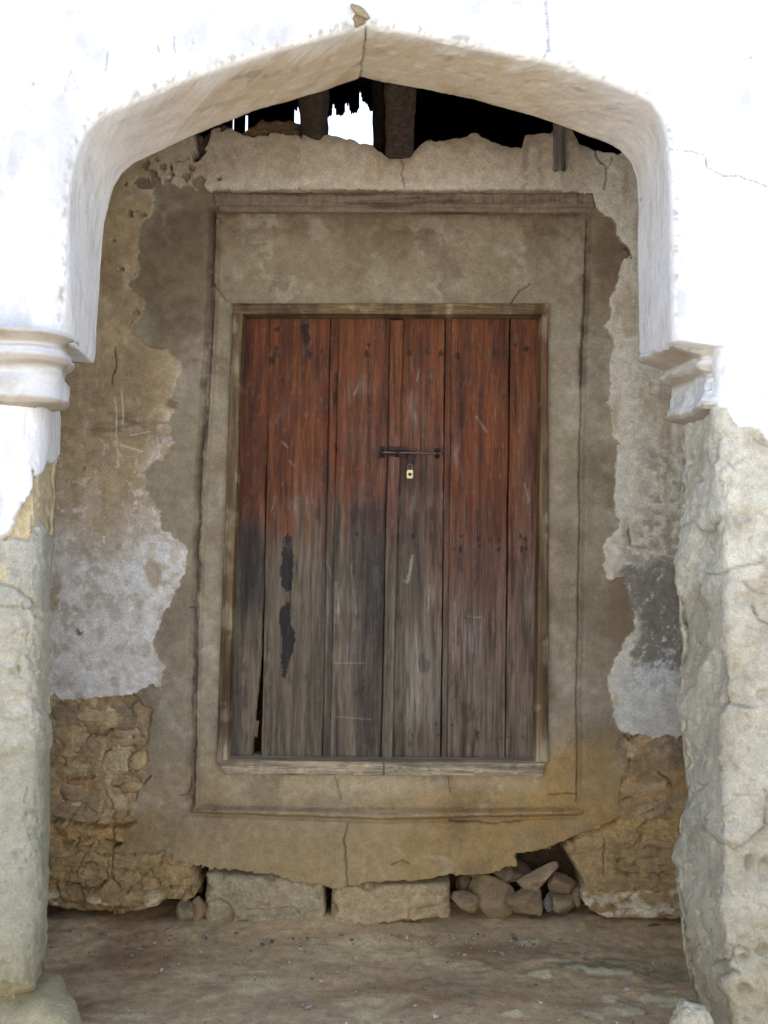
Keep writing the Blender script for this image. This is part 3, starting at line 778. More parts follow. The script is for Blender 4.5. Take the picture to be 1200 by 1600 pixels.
CHAR = Mask([[(362, 820), (415, 830), (412, 900), (406, 960), (360, 960)], [(560, 800), (606, 770), (600, 1180), (588, 1180), (575, 950)], [(624, 700), (690, 730), (670, 830), (650, 960), (620, 960)]], blur=14)


def door_colour(u, v, X, Z, dark=1.0, seed=0):
    KD = 0.60
    L = lambda *a: lin(*a) / KD
    t = fbm(u, v, 30, 220, octv=4, seed=130 + seed); t2 = fbm(u, v, 8, 120, octv=4, seed=140 + seed); t3 = fbm(u, v, 70, 110, octv=4, seed=150)
    line = 845 + 70 * ss(u, 620, 720) * (1 - ss(u, 780, 850)) - 40 * ss(u, 430, 560) * (1 - ss(u, 600, 640)) - 60 * ss(u, 612, 640) * (1 - ss(u, 690, 700)) + 60 * t3 + 20 * t
    wd = 80 + 70 * ss(u, 610, 660)
    line = line + 50 * fbm(u, v, 9, 90, octv=4, seed=153)
    up = 1 - ss(v, line - wd, line + wd)
    red = np.ones(X.shape + (3,)) * L(120, 64, 32)
    red = mixc(red, L(84, 34, 16), ss(t + 0.5 * t2, -0.1, 0.8) * 0.7)
    red = mixc(red, L(136, 72, 36), ss(t2, 0.1, 0.8) * 0.5)
    red = mixc(red, L(122, 84, 66), ss(t3, -0.3, 0.6) * ss(v, 540, 740) * 0.7)
    red = mixc(red, L(70, 26, 12), (1 - ss(u, 380, 410)) * 0.5)
    low = np.ones_like(red) * L(122, 104, 86)
    low = mixc(low, L(84, 72, 62), ss(t + 0.4 * t2, -0.2, 0.7) * 0.7)
    low = mixc(low, L(132, 104, 88), ss(u, 620, 700) * (1 - 0.5 * ss(v, 980, 1150)) * 0.75)
    c = low * (1 - up[..., None]) + red * up[..., None]
    c = mixc(c, L(44, 40, 42), CHAR(u + 6 * t3, v + 10 * t) * (0.72 + 0.15 * t2) * (1 - 0.45 * ss(u, 612, 640)))
    c = mixc(c, L(160, 144, 128), PALE(u, v) * (0.6 + 0.2 * t2))
    c = mixc(c, L(150, 132, 122), PALE2(u + 3 * t2, v + 8 * t3) * ss(t2 + 0.3 * fbm(u, v, 5, 9, octv=3, seed=161), -0.2, 0.7) * 0.55)
    f = fbm(u, v, 5, octv=3, seed=160)
    drk = ss(fbm(u, v, 4.5, 90, octv=4, seed=157 + seed), 0.25, 0.9)
    c = mixc(c, 0.35 * L(70, 50, 42), drk * 0.55)
    knot = ss(fbm(u, v, 16, 40, octv=5, seed=158 + seed), 0.35, 0.9)
    c = mixc(c, L(58, 40, 34), knot * 0.5)
    c = mixc(c, L(24, 24, 32), ss(BURN(u + 1.5 * f, v + 5 * t2), 0.35, 0.6) * 0.9)
    c = mixc(c, L(22, 14, 12), ss(NAILS(u + 1.5 * f, v + 2 * f), 0.3, 0.7) * 0.8)
    c = mixc(c, L(170, 158, 140), SCRATCH(u + f, v) * 0.6)
    dust = ss(fbm(u, v, 10, 30, octv=4, seed=163), 0.35, 0.8) * ss(v, 1050, 1180)
    c = mixc(c, L(140, 122, 96), dust * 0.5)
    fl = ss(fbm(u, v, 3.2, 12, octv=2, seed=165), 0.62, 0.85)
    c = mixc(c, L(160, 145, 130), fl * 0.12)
    return np.clip(c * dark * np.array([0.45, 0.505, 0.53]), 0.003, 1)


def frame_colour(u, v, X, Z):
    KD = 0.62
    L = lambda *a: lin(*a) / KD
    t = fbm(X, Z, 0.05, 0.2, octv=4, seed=170)
    c = np.ones(X.shape + (3,)) * L(98, 80, 54)
    c = mixc(c, L(68, 50, 34), ss(t, -0.1, 0.6) * 0.7)
    c = mixc(c, L(120, 70, 40), ss(u, 846, 852) * (1 - ss(v, 560, 700)) * 0.5)
    c = mixc(c, L(150, 140, 120), ss(v, 1120, 1200) * 0.6)
    c = c * (0.74 + 0.34 * ss(v, 1150, 1190))[..., None]
    c = mixc(c, L(140, 130, 108), ss(fbm(u, v, 22, 30, octv=5, seed=172), 0.1, 0.8) * 0.45)
    return c


def build_door():
    yd = D3 + 0.095            # face of the leaves
    org = (0, D3, 0)
    root = thing("wooden_double_door", "tall weathered red brown plank double door bolted shut in the plastered doorway", "door", org)
    root['label'] = "tall weathered red brown plank double door, bolted shut in its plastered surround"
    bd = lambda *a, **k: board(*a, origin=org, **k)
    yf = D3 + 0.006
    # frame: lintel, two jambs, sill
    fr = dict(colfn=frame_colour, parent=root)
    bd("door_lintel", [(362, 474), (859, 474), (856, 491), (366, 490)], yf, 0.16, MAT['lintel'], er=0.004, rough=0.002, wav=0.001, seed=11, **fr)
    bd("door_jamb", [(363, 489), (379, 489), (355, 1189), (338, 1189)], yf, 0.16, MAT['wood'], er=0.004, rough=0.001, seed=13, **fr)
    bd("door_jamb", [(847, 490), (857, 490), (857, 1191), (837, 1191)], yf, 0.16, MAT['wood'], er=0.004, rough=0.001, seed=15, **fr)
    bd("door_sill", [(337, 1188), (852, 1192), (850, 1213), (352, 1211)], yf - 0.010, 0.20, MAT['lintel'], er=0.005, rough=0.003, wav=0.001, seed=17, **fr)
    # splintered lower edge of the first plank
    leaf = bpy.data.objects.new("door_leaf", None); link(leaf, root); leaf.empty_display_size = 0.1
    def leafplank(nm, cs, dy=0.0, t=0.03, lf=None, s=0, dark=1.0, er=0.003, shape=None, rough=0.0012, wav=0.0015):
        return board(nm, cs, yd + dy, t, MAT['wood'], colfn=lambda u, v, X, Z: door_colour(u, v, X, Z, dark, s % 9), parent=lf, res=0.005, er=er, rough=rough, wav=wav, seed=180 + s, shape=shape, origin=org)
    def gapshape(AA, BB, X, Z, u, v):
        return 0.0 * AA
    # left leaf: narrow plank, wide plank, cover strip, plank; the first crack opens towards the bottom
    def splinter_plank():
        segs = [(487, 421.5), (560, 421.5), (650, 419.5), (700, 417), (760, 414.5), (900, 412.5), (1020, 409), (1060, 406), (1085, 403), (1090, 402.5), (1120, 399.5), (1187, 394)]
        y = yd
        vs = np.linspace(487, 1193, 150); us_l = interp([(487, 374), (1193, 350)], vs)
        us_r = interp(segs, vs) + 0.5 * fbm(vs, vs * 0, 14, octv=3, seed=19)
        n = 18
        A = np.linspace(0, 1, n)
        U = us_l[:, None] * (1 - A) + us_r[:, None] * A
        V = np.repeat(vs[:, None], n, 1)
        X, Z = at(U, V, y)
        d = np.minimum(A, 1 - A)[None, :] * 0.12
        H = -0.004 * (1 - np.clip(d / 0.006, 0, 1)) + 0.001 * fbm(X, Z, 0.02, 0.15, octv=3, seed=21)
        Y = y - H
        P = np.stack([X, Y, Z], -1)
        P = np.concatenate([P[:, :1] + np.array([0, 0.03, 0]), P, P[:, -1:] + np.array([0, 0.03, 0])], 1) - np.array(org)
        c = door_colour(U, V, X, Z)
        c = np.concatenate([c[:, :1], c, c[:, -1:]], 1)
        sheet("plank", P, c, MAT['wood'], leaf, flip=True)
    splinter_plank()
    leafplank("plank", [(422.5, 487), (516.2, 487), (503, 1193), (408, 1193)], 0.002, lf=leaf, s=1)
    leafplank("cover_strip", [(516.5, 487), (530, 487), (516, 1193), (503.5, 1193)], 0.006, lf=leaf, s=2, er=0.006)
    leafplank("plank", [(529.5, 487), (610, 487), (594.5, 1193), (515.5, 1193)], 0.001, lf=leaf, s=3)
    leaf2 = bpy.data.objects.new("door_leaf", None); link(leaf2, root); leaf2.empty_display_size = 0.1
    leafplank("meeting_batten", [(610, 499), (631, 499), (613, 1190), (596, 1190)], -0.030, t=0.07, lf=leaf2, s=4, er=0.007, dark=1.2)
    leafplank("plank", [(630.5, 487), (695.2, 487), (688, 1193), (612, 1193)], 0.0, lf=leaf2, s=5)
    leafplank("cover_strip", [(696.5, 487), (706, 487), (698, 1193), (689.5, 1193)], 0.009, t=0.02, lf=leaf2, s=6, dark=0.75)
    leafplank("plank", [(706.3, 487), (796.4, 487), (788, 1193), (698.3, 1193)], -0.001, lf=leaf2, s=7, shape=lambda AA, BB, X, Z, u, v: -0.005 * Mask(lines=[(1.6, [(752, 487), (752, 520), (753, 560)]), (1.8, [(746, 1120), (742, 1150), (739, 1193)]), (1.6, [(773, 1095), (771, 1130)]), (1.6, [(722, 735), (720, 762)])], blur=0)(u, v))
    leafplank("plank", [(798, 487), (850, 487), (841, 1193), (790, 1193)], 0.003, lf=leaf2, s=8)
    # dark rebate board that the leaves close against, inside
    board("inner_ledge", [(372, 480), (856, 480), (856, 508), (372, 508)], yd + 0.034, 0.03, MAT['wood'], colfn=lambda u, v, X, Z: door_colour(u, v, X, Z, 0.5), parent=root, origin=org, seed=33)
    # splinter left standing in the open crack
    board("wood_splinter", [(398.5, 1125), (405, 1127), (402, 1153), (397, 1150)], yd + 0.012, 0.008, MAT['wood'], colfn=lambda u, v, X, Z: np.ones(X.shape + (3,)) * lin(130, 104, 78), parent=root, origin=org, er=0.001, seed=35)

    # sliding bolt across the meeting batten
    bolt = bpy.data.objects.new("sliding_bolt", None); link(bolt, root); bolt.empty_display_size = 0.05
    yb = yd - 0.050
    def cyl(name, p0, p1, r, mat, parent, n=12, seg=8):
        p0, p1 = Vector(p0), Vector(p1); ax_ = (p1 - p0); L_ = ax_.length; qq = ax_.to_track_quat('Z', 'Y')
        th = np.linspace(0, 2 * np.pi, n, endpoint=False)
        rows = [(0, 0.02), (0, 0.8), (0.03, 1.0)] + [(k / seg, 1.0) for k in range(1, seg)] + [(0.97, 1), (1, 0.8), (1, 0.02)]
        pts = []
        for s, rr in rows:
            for a in th:
                pts.append((qq @ Vector((math.cos(a) * r * rr, math.sin(a) * r * rr, s * L_))) + p0)
        co = np.array([tuple(p) for p in pts]) - np.array(org)
        m_ = len(rows); i = np.arange(m_ * n).reshape(m_, n)
        j = np.roll(i, -1, 1)
        q = np.stack([i[:-1], j[:-1], j[1:], i[1:]], -1).reshape(-1, 4)
        return link(bpy.data.objects.new(name, raw_mesh(name, co, q, None, mat)), parent)
    P3 = lambda u, v, y: (float(at(u, v, y)[0]), y, float(at(u, v, y)[1]))
    cyl("rod", P3(594, 706.5, yb), P3(692, 708.5, yb), 0.0055, MAT['worn_iron'], bolt)
    cyl("rod_end", P3(696.5, 708.7, yb + 0.01), P3(703, 709, yb + 0.01), 0.0035, MAT['worn_iron'], bolt, seg=2)
    for (uu_, vv_, hw, hh_, base) in ((597, 706.5, 4.5, 9, yd), (683, 708, 4, 8, yd), (621, 708, 13, 6, yd - 0.025)):
        board("bracket", [(uu_ - hw, vv_ - hh_), (uu_ + hw, vv_ - hh_), (uu_ + hw, vv_ + hh_), (uu_ - hw, vv_ + hh_)], base - 0.006, 0.006, MAT['iron'], parent=bolt, origin=org, er=0.002, res=0.004, seed=37)
        # staple that wraps the rod
        x_, z_ = at(uu_, vv_, yb)
        th = np.linspace(-0.15 * np.pi, 1.15 * np.pi, 14)
        r_ = 0.011
        ring = [(float(x_), yb + 0.004 - math.sin(a) * r_ if False else yb - math.sin(a) * r_, float(z_) + math.cos(a) * r_) for a in th]
        ring = [(ring[0][0], base, ring[0][2] + 0.003)] + ring + [(ring[-1][0], base, ring[-1][2] - 0.003)]
        pts = np.array(ring); wv = 0.006
        Pp = np.stack([pts + (-wv, 0, 0), pts + (wv, 0, 0)], 1) - np.array(org)
        Pq = Pp.copy(); Pq[..., 2] += (Pp[..., 2] - (float(z_))) * 0.2; Pq[..., 1] -= 0.002
        strip = np.concatenate([Pp, Pq[:, ::-1], Pp[:, :1]], 1)
        sheet("staple", strip, None, MAT['iron'], bolt)
    board("hasp_plate", [(608, 696.5), (634, 698.5), (634, 705), (608, 704)], yd - 0.034, 0.010, MAT['iron'], parent=bolt, origin=org, er=0.002, res=0.004, seed=39)
    board("hasp_tongue", [(636, 706), (648, 706), (647, 727), (637, 727)], yd - 0.030, 0.007, MAT['iron'], parent=bolt, origin=org, er=0.002, res=0.004, seed=41)
    # wire tied at the foot of the meeting batten
    cyl("tie_wire", P3(599.5, 1190, D3 - 0.008), P3(600, 1212, D3 - 0.008), 0.0028, metal("green_wire", (0.05, 0.12, 0.13), 0.5, 0.0), root, n=8)

    # padlock, its own thing, hanging from the hasp
    lx, lz = at(640.5, 741, yd - 0.045)
    lx, lz = float(lx), float(lz)
    py = yd - 0.045
    pad = thing("padlock", "small square brass padlock hanging from the sliding bolt of the door", "padlock", (lx, py, lz))
    bm = bmesh.new()
    bmesh.ops.create_cube(bm, size=1.0)
    bmesh.ops.scale(bm, vec=(0.027, 0.014, 0.036), verts=bm.verts)
    bmesh.ops.bevel(bm, geom=bm.edges[:], offset=0.003, segments=3, affect='EDGES')
    me = bpy.data.meshes.new("lock_body"); bm.to_mesh(me); bm.free(); me.materials.append(MAT['brass'])
    for p in me.polygons: p.use_smooth = False
    link(bpy.data.objects.new("lock_body", me), pad)
    bm = bmesh.new()
    bmesh.ops.create_cone(bm, cap_ends=True, segments=20, radius1=0.0075, radius2=0.0068, depth=0.003, matrix=Matrix.Translation((0, -0.0082, -0.001)) @ Matrix.Rotation(math.radians(90), 4, 'X'))
    me = bpy.data.meshes.new("keyhole_disc"); bm.to_mesh(me); bm.free(); me.materials.append(MAT['iron'])
    link(bpy.data.objects.new("keyhole_disc", me), pad)
    cu = bpy.data.curves.new("shackle", 'CURVE'); cu.dimensions = '3D'; cu.bevel_depth = 0.0028; cu.bevel_resolution = 3
    sp = cu.splines.new('POLY')
    pts = [(-0.009, 0, 0.016), (-0.009, 0, 0.034)] + [(-0.009 * math.cos(a), 0, 0.034 + 0.010 * math.sin(a)) for a in np.linspace(0, math.pi, 9)] + [(0.009, 0, 0.034), (0.009, 0, 0.016)]
    sp.points.add(len(pts) - 1)
    for i, p in enumerate(pts): sp.points[i].co = (*p, 1)
    tmp = bpy.data.objects.new("tmp", cu); COL.objects.link(tmp)
    dg = bpy.context.evaluated_depsgraph_get(); me = bpy.data.meshes.new_from_object(tmp.evaluated_get(dg)); bpy.data.objects.remove(tmp)
    me.name = "shackle"; me.materials.clear(); me.materials.append(MAT['steel'])
    link(bpy.data.objects.new("shackle", me), pad)
    return root


# ------------------------------------------------------------------ stones
def n3(P, s, seed):
    return (fbm(P[:, 0] / s + seed, P[:, 1] / s, 1, octv=3, seed=seed) + fbm(P[:, 1] / s + 3, P[:, 2] / s + seed, 1, octv=3, seed=seed + 5) + fbm(P[:, 2] / s, P[:, 0] / s + 7, 1, octv=3, seed=seed + 9)) / 2


def rock(name, c, r, seed, colr, mat, parent=None, sub=4, facet=0.5, rot=None, amp=0.16, origin=(0, 0, 0)):
    bm = bmesh.new()
    bmesh.ops.create_icosphere(bm, subdivisions=sub, radius=1.0)
    P = np.array([v.co[:] for v in bm.verts]); F = np.array([[v.index for v in f.verts] for f in bm.faces]); bm.free()
    rs = np.random.RandomState(seed)
    for k in range(9 if facet < 0.6 else 16):      # broken facets
        n = rs.randn(3); n /= np.linalg.norm(n)
        lim = 0.62 + 0.3 * rs.rand() - (0.08 if facet >= 0.6 else 0)
        d = P @ n
        P = P - np.outer(np.clip(d - lim, 0, None) * min(facet * 1.6, 0.97), n)
    P = P * (1 + amp * n3(P, 0.8, seed % 40))[:, None] * (1 + 0.03 * n3(P, 0.2, (seed + 7) % 40))[:, None]
    Q = P * np.array(r)
    if rot is not None:
        Q = Q @ np.array(Matrix.Rotation(rot, 3, 'Y')).T
    n = n3(P, 0.6, (seed + 3) % 40)
    col = np.array(colr)[None, :] * (1 + 0.22 * n)[:, None] * (1 + 0.1 * n3(P, 0.15, (seed + 13) % 40))[:, None]
    me = raw_mesh(name, Q, F, col, mat)
    o = bpy.data.objects.new(name, me)
    o.location = np.array(c) - np.array(origin)
    return link(o, parent)


def build_stones(wall_root):
    K = 0.44
    org = (0, D3, 0)
    # stones bedded in the rubble, lower left
    for i, (u_, v_, ru, rv) in enumerate(STONES_L):
        x, z = at(u_, v_, D3)
        s = D3 / FPX
        rock("stone", (float(x), D3 + 0.026, float(z)), (ru * s, 0.026 + 0.010 * ((i * 7) % 3) / 2, rv * s), 300 + i,
             lin(*[(134, 116, 86), (140, 124, 96), (130, 112, 86), (138, 120, 88), (144, 130, 104)][i % 5]) / K, MAT['stone'], wall_root, sub=4, origin=org, rot=0.1 * math.sin(i * 3))
    for i, (u_, v_, ru, rv) in enumerate([(1003, 1172, 22, 15), (1040, 1190, 18, 14), (990, 1222, 18, 12), (1030, 1245, 24, 14)]):
        x, z = at(u_, v_, D3); s = D3 / FPX
        rock("stone", (float(x), D3 + 0.026, float(z)), (ru * s, 0.028, rv * s), 340 + i, lin(138, 114, 78) / K, MAT['rubble'], wall_root, sub=4, origin=org)
    # squared blocks under the apron
    def block(cs, y, label, seed, col1, col2, worn=()):
        zc = [at(p[0], p[1], y) for p in cs]
        ox = float(np.mean([p[0] for p in zc])); oz = float(min(p[1] for p in zc))
        wm = Mask(polys=[list(w) for w in worn], blur=2) if worn else None
        def colf(u, v, X, Z):
            t = fbm(u, v, 40, octv=5, seed=seed)
            c = np.ones(X.shape + (3,)) * lin(*col1) / K
            c = mixc(c, lin(*col2) / K, ss(t, -0.1, 0.7) * 0.7)
            return c * (1 + 0.1 * fbm(u, v, 6, octv=3, seed=seed + 3))[..., None]
        def shp(AA, BB, X, Z, u, v):
            f = fbm(u, v, 18, octv=5, seed=seed + 4); edge = np.minimum(np.minimum(AA, 1 - AA) * 190, np.minimum(BB, 1 - BB) * 72)
            hh = 0.007 * f + 0.002 * fbm(u, v, 5, octv=2, seed=seed + 6)
            hh = hh - 0.03 * (1 - ss(edge + 9 * f, -4, 11)) ** 1.5
            if wm is not None:
                hh = hh - 0.018 * ss(wm(u + 4 * f, v + 4 * f), 0.3, 0.7)
            return hh
        o = board("stone_block", cs, y, 0.26, MAT['stone'], colfn=colf, res=0.005, er=0.012, rough=0.001, wav=0.006, seed=seed, shape=shp, origin=(ox, y, oz))
        o.location = (ox, y, oz)
        tag(o, label, "stone block")
    block([(320, 1366), (503, 1374), (507, 1447), (316, 1453)], D3 - 0.005, "left squared grey stone block under the plaster, chipped at its lower left corner", 210, (122, 113, 92), (104, 97, 80),
          worn=[[(316, 1415), (345, 1405), (362, 1418), (360, 1440), (340, 1453), (310, 1453)], [(480, 1425), (510, 1420), (510, 1450), (470, 1450)], [(370, 1420), (460, 1418), (470, 1430), (375, 1432)]])
    block([(518, 1384), (703, 1381), (706, 1440), (516, 1450)], D3 + 0.005, "right squared tan stone block under the plaster, beside the dark hollow", 225, (124, 110, 86), (134, 120, 96),
          worn=[[(640, 1425), (706, 1405), (710, 1445), (640, 1445)]])
    # loose rubble in the hollow
    def loose(u_, v_, ru, rv, y, label, colr, seed, rot=0, depth=0.05, facet=0.5, mat='stone', amp=0.12, grp="loose stones under the wall"):
        x, z = at(u_, v_, y); s = y / FPX
        o = rock("stone", (float(x), y + 0.045 + depth * 0.6, float(z)), (ru * s * 1.12, depth * 1.1, rv * s * 1.12), seed, lin(*[int(q * 0.5 + w_ * 0.5) for q, w_ in zip(colr, (84, 78, 62))]) / K, MAT[mat], sub=4, rot=rot, facet=max(facet, 0.2) + 0.35, amp=amp * 0.6)
        tag(o, label, "stone", grp)
    yy = D3
    loose(285, 1434, 13, 18, yy - 0.045, "small egg shaped grey stone on the ground left of the squared blocks", (140, 126, 100), 401, -0.35, 0.04, 0.2)
    loose(305, 1430, 12, 18, yy - 0.035, "small pinkish brown stone leaning between the grey pebble and the squared block", (148, 116, 88), 402, 0.1, 0.035, 0.2)
    loose(300, 1392, 15, 14, yy + 0.05, "dim stone wedged behind the two small pebbles, above them", (96, 84, 62), 403, 0.2, 0.05)
    loose(300, 1362, 13, 12, yy + 0.08, "topmost dim stone in the gap left of the squared blocks", (92, 78, 56), 404, 0.1, 0.05)
    loose(511, 1440, 8, 9, yy + 0.03, "tiny stone chip wedged in the slot between the two squared blocks", (120, 104, 76), 405, 0, 0.03)
    loose(730, 1418, 22, 20, yy - 0.01, "rounded brown stone touching the right squared block", (130, 106, 78), 406, 0.2, 0.06)
    loose(772, 1412, 40, 34, yy + 0.02, "largest rounded brown stone in the hollow", (126, 104, 76), 407, -0.1, 0.08, 0.35)
    loose(827, 1420, 31, 24, yy - 0.015, "smooth low brown stone on the ground in the middle of the hollow", (134, 110, 78), 408, 0.05, 0.06, 0.3)
    loose(802, 1374, 34, 20, yy + 0.02, "dark slab of stone lying on top of the largest rounded stone", (84, 74, 60), 409, 0.1, 0.08)
    loose(842, 1380, 40, 16, yy + 0.0, "pale pointed wedge of stone lying across the heap", (150, 124, 98), 410, -0.45, 0.06, 0.9)
    loose(879, 1391, 28, 17, yy - 0.01, "brown split stone with a flat top at the right end of the heap", (134, 108, 82), 411, 0.1, 0.06, 0.9)
    loose(880, 1420, 22, 17, yy - 0.005, "squat brown stone below the split stone", (128, 108, 80), 412, 0.1, 0.05)
    loose(861, 1421, 8, 13, yy - 0.015, "small dark grey stone standing between two brown ones", (72, 74, 76), 413, 0.1, 0.03, 0.9)
    loose(905, 1408, 10, 17, yy + 0.0, "narrow olive stone at the far right of the heap", (112, 98, 66), 414, 0.1, 0.04)
    loose(752, 1375, 22, 14, yy + 0.09, "dim stone far back in the hollow, behind the largest one", (80, 66, 48), 415, 0.2, 0.05)
    loose(725, 1388, 14, 14, yy + 0.08, "dim stone behind the one touching the right squared block", (80, 66, 48), 416, 0.2, 0.05)
    loose(1038, 1458, 26, 8, yy - 0.05, "flat brown stone on the ground close to the right pillar", (112, 92, 66), 417, 0.0, 0.06, 0.3)
    # crumbs and grit lying about
    bm = bmesh.new(); rs = np.random.RandomState(77); cols = []
    for k in range(520):
        uu_ = rs.uniform(60, 1090)
        if rs.rand() < 0.5:
            y_ = D3 - abs(rs.normal(0.0, 0.12)) - 0.02; x_ = rs.uniform(-1.45, 1.2)
        else:
            y_ = rs.uniform(3.05, 4.15); x_ = rs.uniform(-1.2, 1.15)
        r_ = min(0.016, 0.0025 + abs(rs.normal(0, 0.0035)))
        m4 = Matrix.Translation((x_, y_, 0.006 + r_ * 0.3)) @ Matrix.Rotation(rs.uniform(0, 6.3), 4, 'Z') @ Matrix.Rotation(rs.uniform(-0.6, 0.6), 4, 'X') @ Matrix.Diagonal((r_ * rs.uniform(0.8, 1.6), r_, r_ * rs.uniform(0.5, 0.9), 1))
        vs = bmesh.ops.create_icosphere(bm, subdivisions=1, radius=1.0, matrix=m4)['verts']
        col = np.array([(0.40, 0.36, 0.29), (0.30, 0.26, 0.2), (0.6, 0.57, 0.5), (0.22, 0.19, 0.15)][rs.choice(4, p=[.4, .3, .1, .2])])
        for v_ in vs:
            v_.co += Vector(rs.normal(0, r_ * 0.12, 3)); cols.append(col)
    P_ = np.array([v_.co[:] for v_ in bm.verts]); F_ = np.array([[v_.index for v_ in f_.verts] for f_ in bm.faces]); bm.free()
    me = raw_mesh("plaster_crumbs", P_, F_, np.array(cols), MAT['stone'], smooth=False)
    o = link(bpy.data.objects.new("plaster_crumbs", me)); o["kind"] = "stuff"
    tag(o, "crumbs of plaster and grit scattered over the porch floor", "grit")
    # lumps at the feet of the arch pillars
    def foot(u_, v_, ru, rv, y, label, name, colr, seed, depth, mat, amp=0.25, cat="rock"):
        x, z = at(u_, v_, y); s = y / FPX
        o = rock(name, (float(x), y, float(z)), (ru * s, depth, rv * s), seed, colr, MAT[mat], sub=6, facet=0.2, amp=amp)
        tag(o, label, cat)
        return o
    foot(30, 1612, 92, 70, D1 + 0.14, "rough pitted cream rock at the foot of the left pillar", "base_rock", lin(178, 166, 132), 501, 0.22, 'mud', 0.22)
    foot(1075, 1600, 32, 28, D1 - 0.02, "crumbly white lump of lime on the ground beside the right pillar", "lime_lump", lin(215, 205, 175), 505, 0.06, 'mud', 0.4)


# ------------------------------------------------------------------ the arched wall
def xz(pts, y):
    a = np.array(pts, float)
    return np.stack(at(a[:, 0], a[:, 1], y), -1)


def resample(p, n):
    d = np.r_[0, np.cumsum(np.hypot(*np.diff(p, axis=0).T))]
    t = np.linspace(0, d[-1], n)
    return np.stack([np.interp(t, d, p[:, 0]), np.interp(t, d, p[:, 1])], -1)


def smooth_poly(p, n=400, k=9):
    q = resample(np.array(p), n)
    ker = np.hanning(k + 2)[1:-1]; ker /= ker.sum()
    for c in (0, 1):
        e = np.pad(q[:, c], (k // 2, k // 2), mode='reflect', reflect_type='odd')
        q[:, c] = np.convolve(e, ker, 'valid')
    return q


ARCH_F_L = [(105, 531), (105, 500), (105, 480), (105, 400), (107, 330), (112, 270), (121, 232), (133, 205), (150, 188), (175, 171), (200, 160), (250, 138), (300, 120), (350, 101), (415, 82), (470, 66), (530, 49), (572, 38)]
ARCH_B_L = [(146, 567), (150, 550), (153, 500), (158, 420), (163, 350), (170, 315), (178, 290), (190, 271), (210, 255), (250, 235), (300, 212), (350, 192), (400, 172), (450, 158), (500, 143), (545, 127), (568, 120)]
ARCH_F_R = [(1053, 531), (1053, 500), (1052, 450), (1052, 400), (1050, 320), (1047, 260), (1043, 220), (1034, 185), (1015, 157), (985, 142), (950, 128), (905, 112), (860, 96), (780, 80), (720, 66), (660, 54), (600, 44), (572, 38)]
ARCH_B_R = [(1006, 567), (999, 550), (998, 480), (997, 400), (997, 325), (994, 280), (985, 252), (968, 234), (950, 224), (900, 205), (850, 188), (800, 172), (750, 158), (700, 147), (650, 138), (600, 129), (568, 120)]
PIL_B_L = [(88, 500), (88, 600), (95, 655), (93, 760), (90, 850), (86, 900), (80, 980), (78, 1080), (83, 1130), (84, 1250), (83, 1300), (80, 1400), (76, 1500), (70, 1545), (66, 1700)]
PIL_F_L = [(66, 500), (66, 600), (68, 650), (66, 700), (68, 760), (69, 850), (68, 930), (63, 1000), (62, 1080), (67, 1130), (68, 1250), (66, 1400), (60, 1540), (48, 1760)]
PIL_B_R = [(1064, 500), (1064, 600), (1062, 650), (1060, 690), (1063, 720), (1057, 780), (1059, 830), (1055, 900), (1055, 950), (1054, 980), (1061, 1010), (1058, 1040), (1064, 1060), (1058, 1100), (1062, 1180), (1069, 1240), (1062, 1300), (1050, 1340), (1052, 1380), (1057, 1420), (1060, 1480), (1072, 1530), (1085, 1570), (1088, 1700)]
PIL_F_R = [(1121, 500), (1121, 600), (1121, 640), (1124, 720), (1130, 850), (1135, 1000), (1133, 1200), (1128, 1400), (1140, 1550), (1155, 1760)]


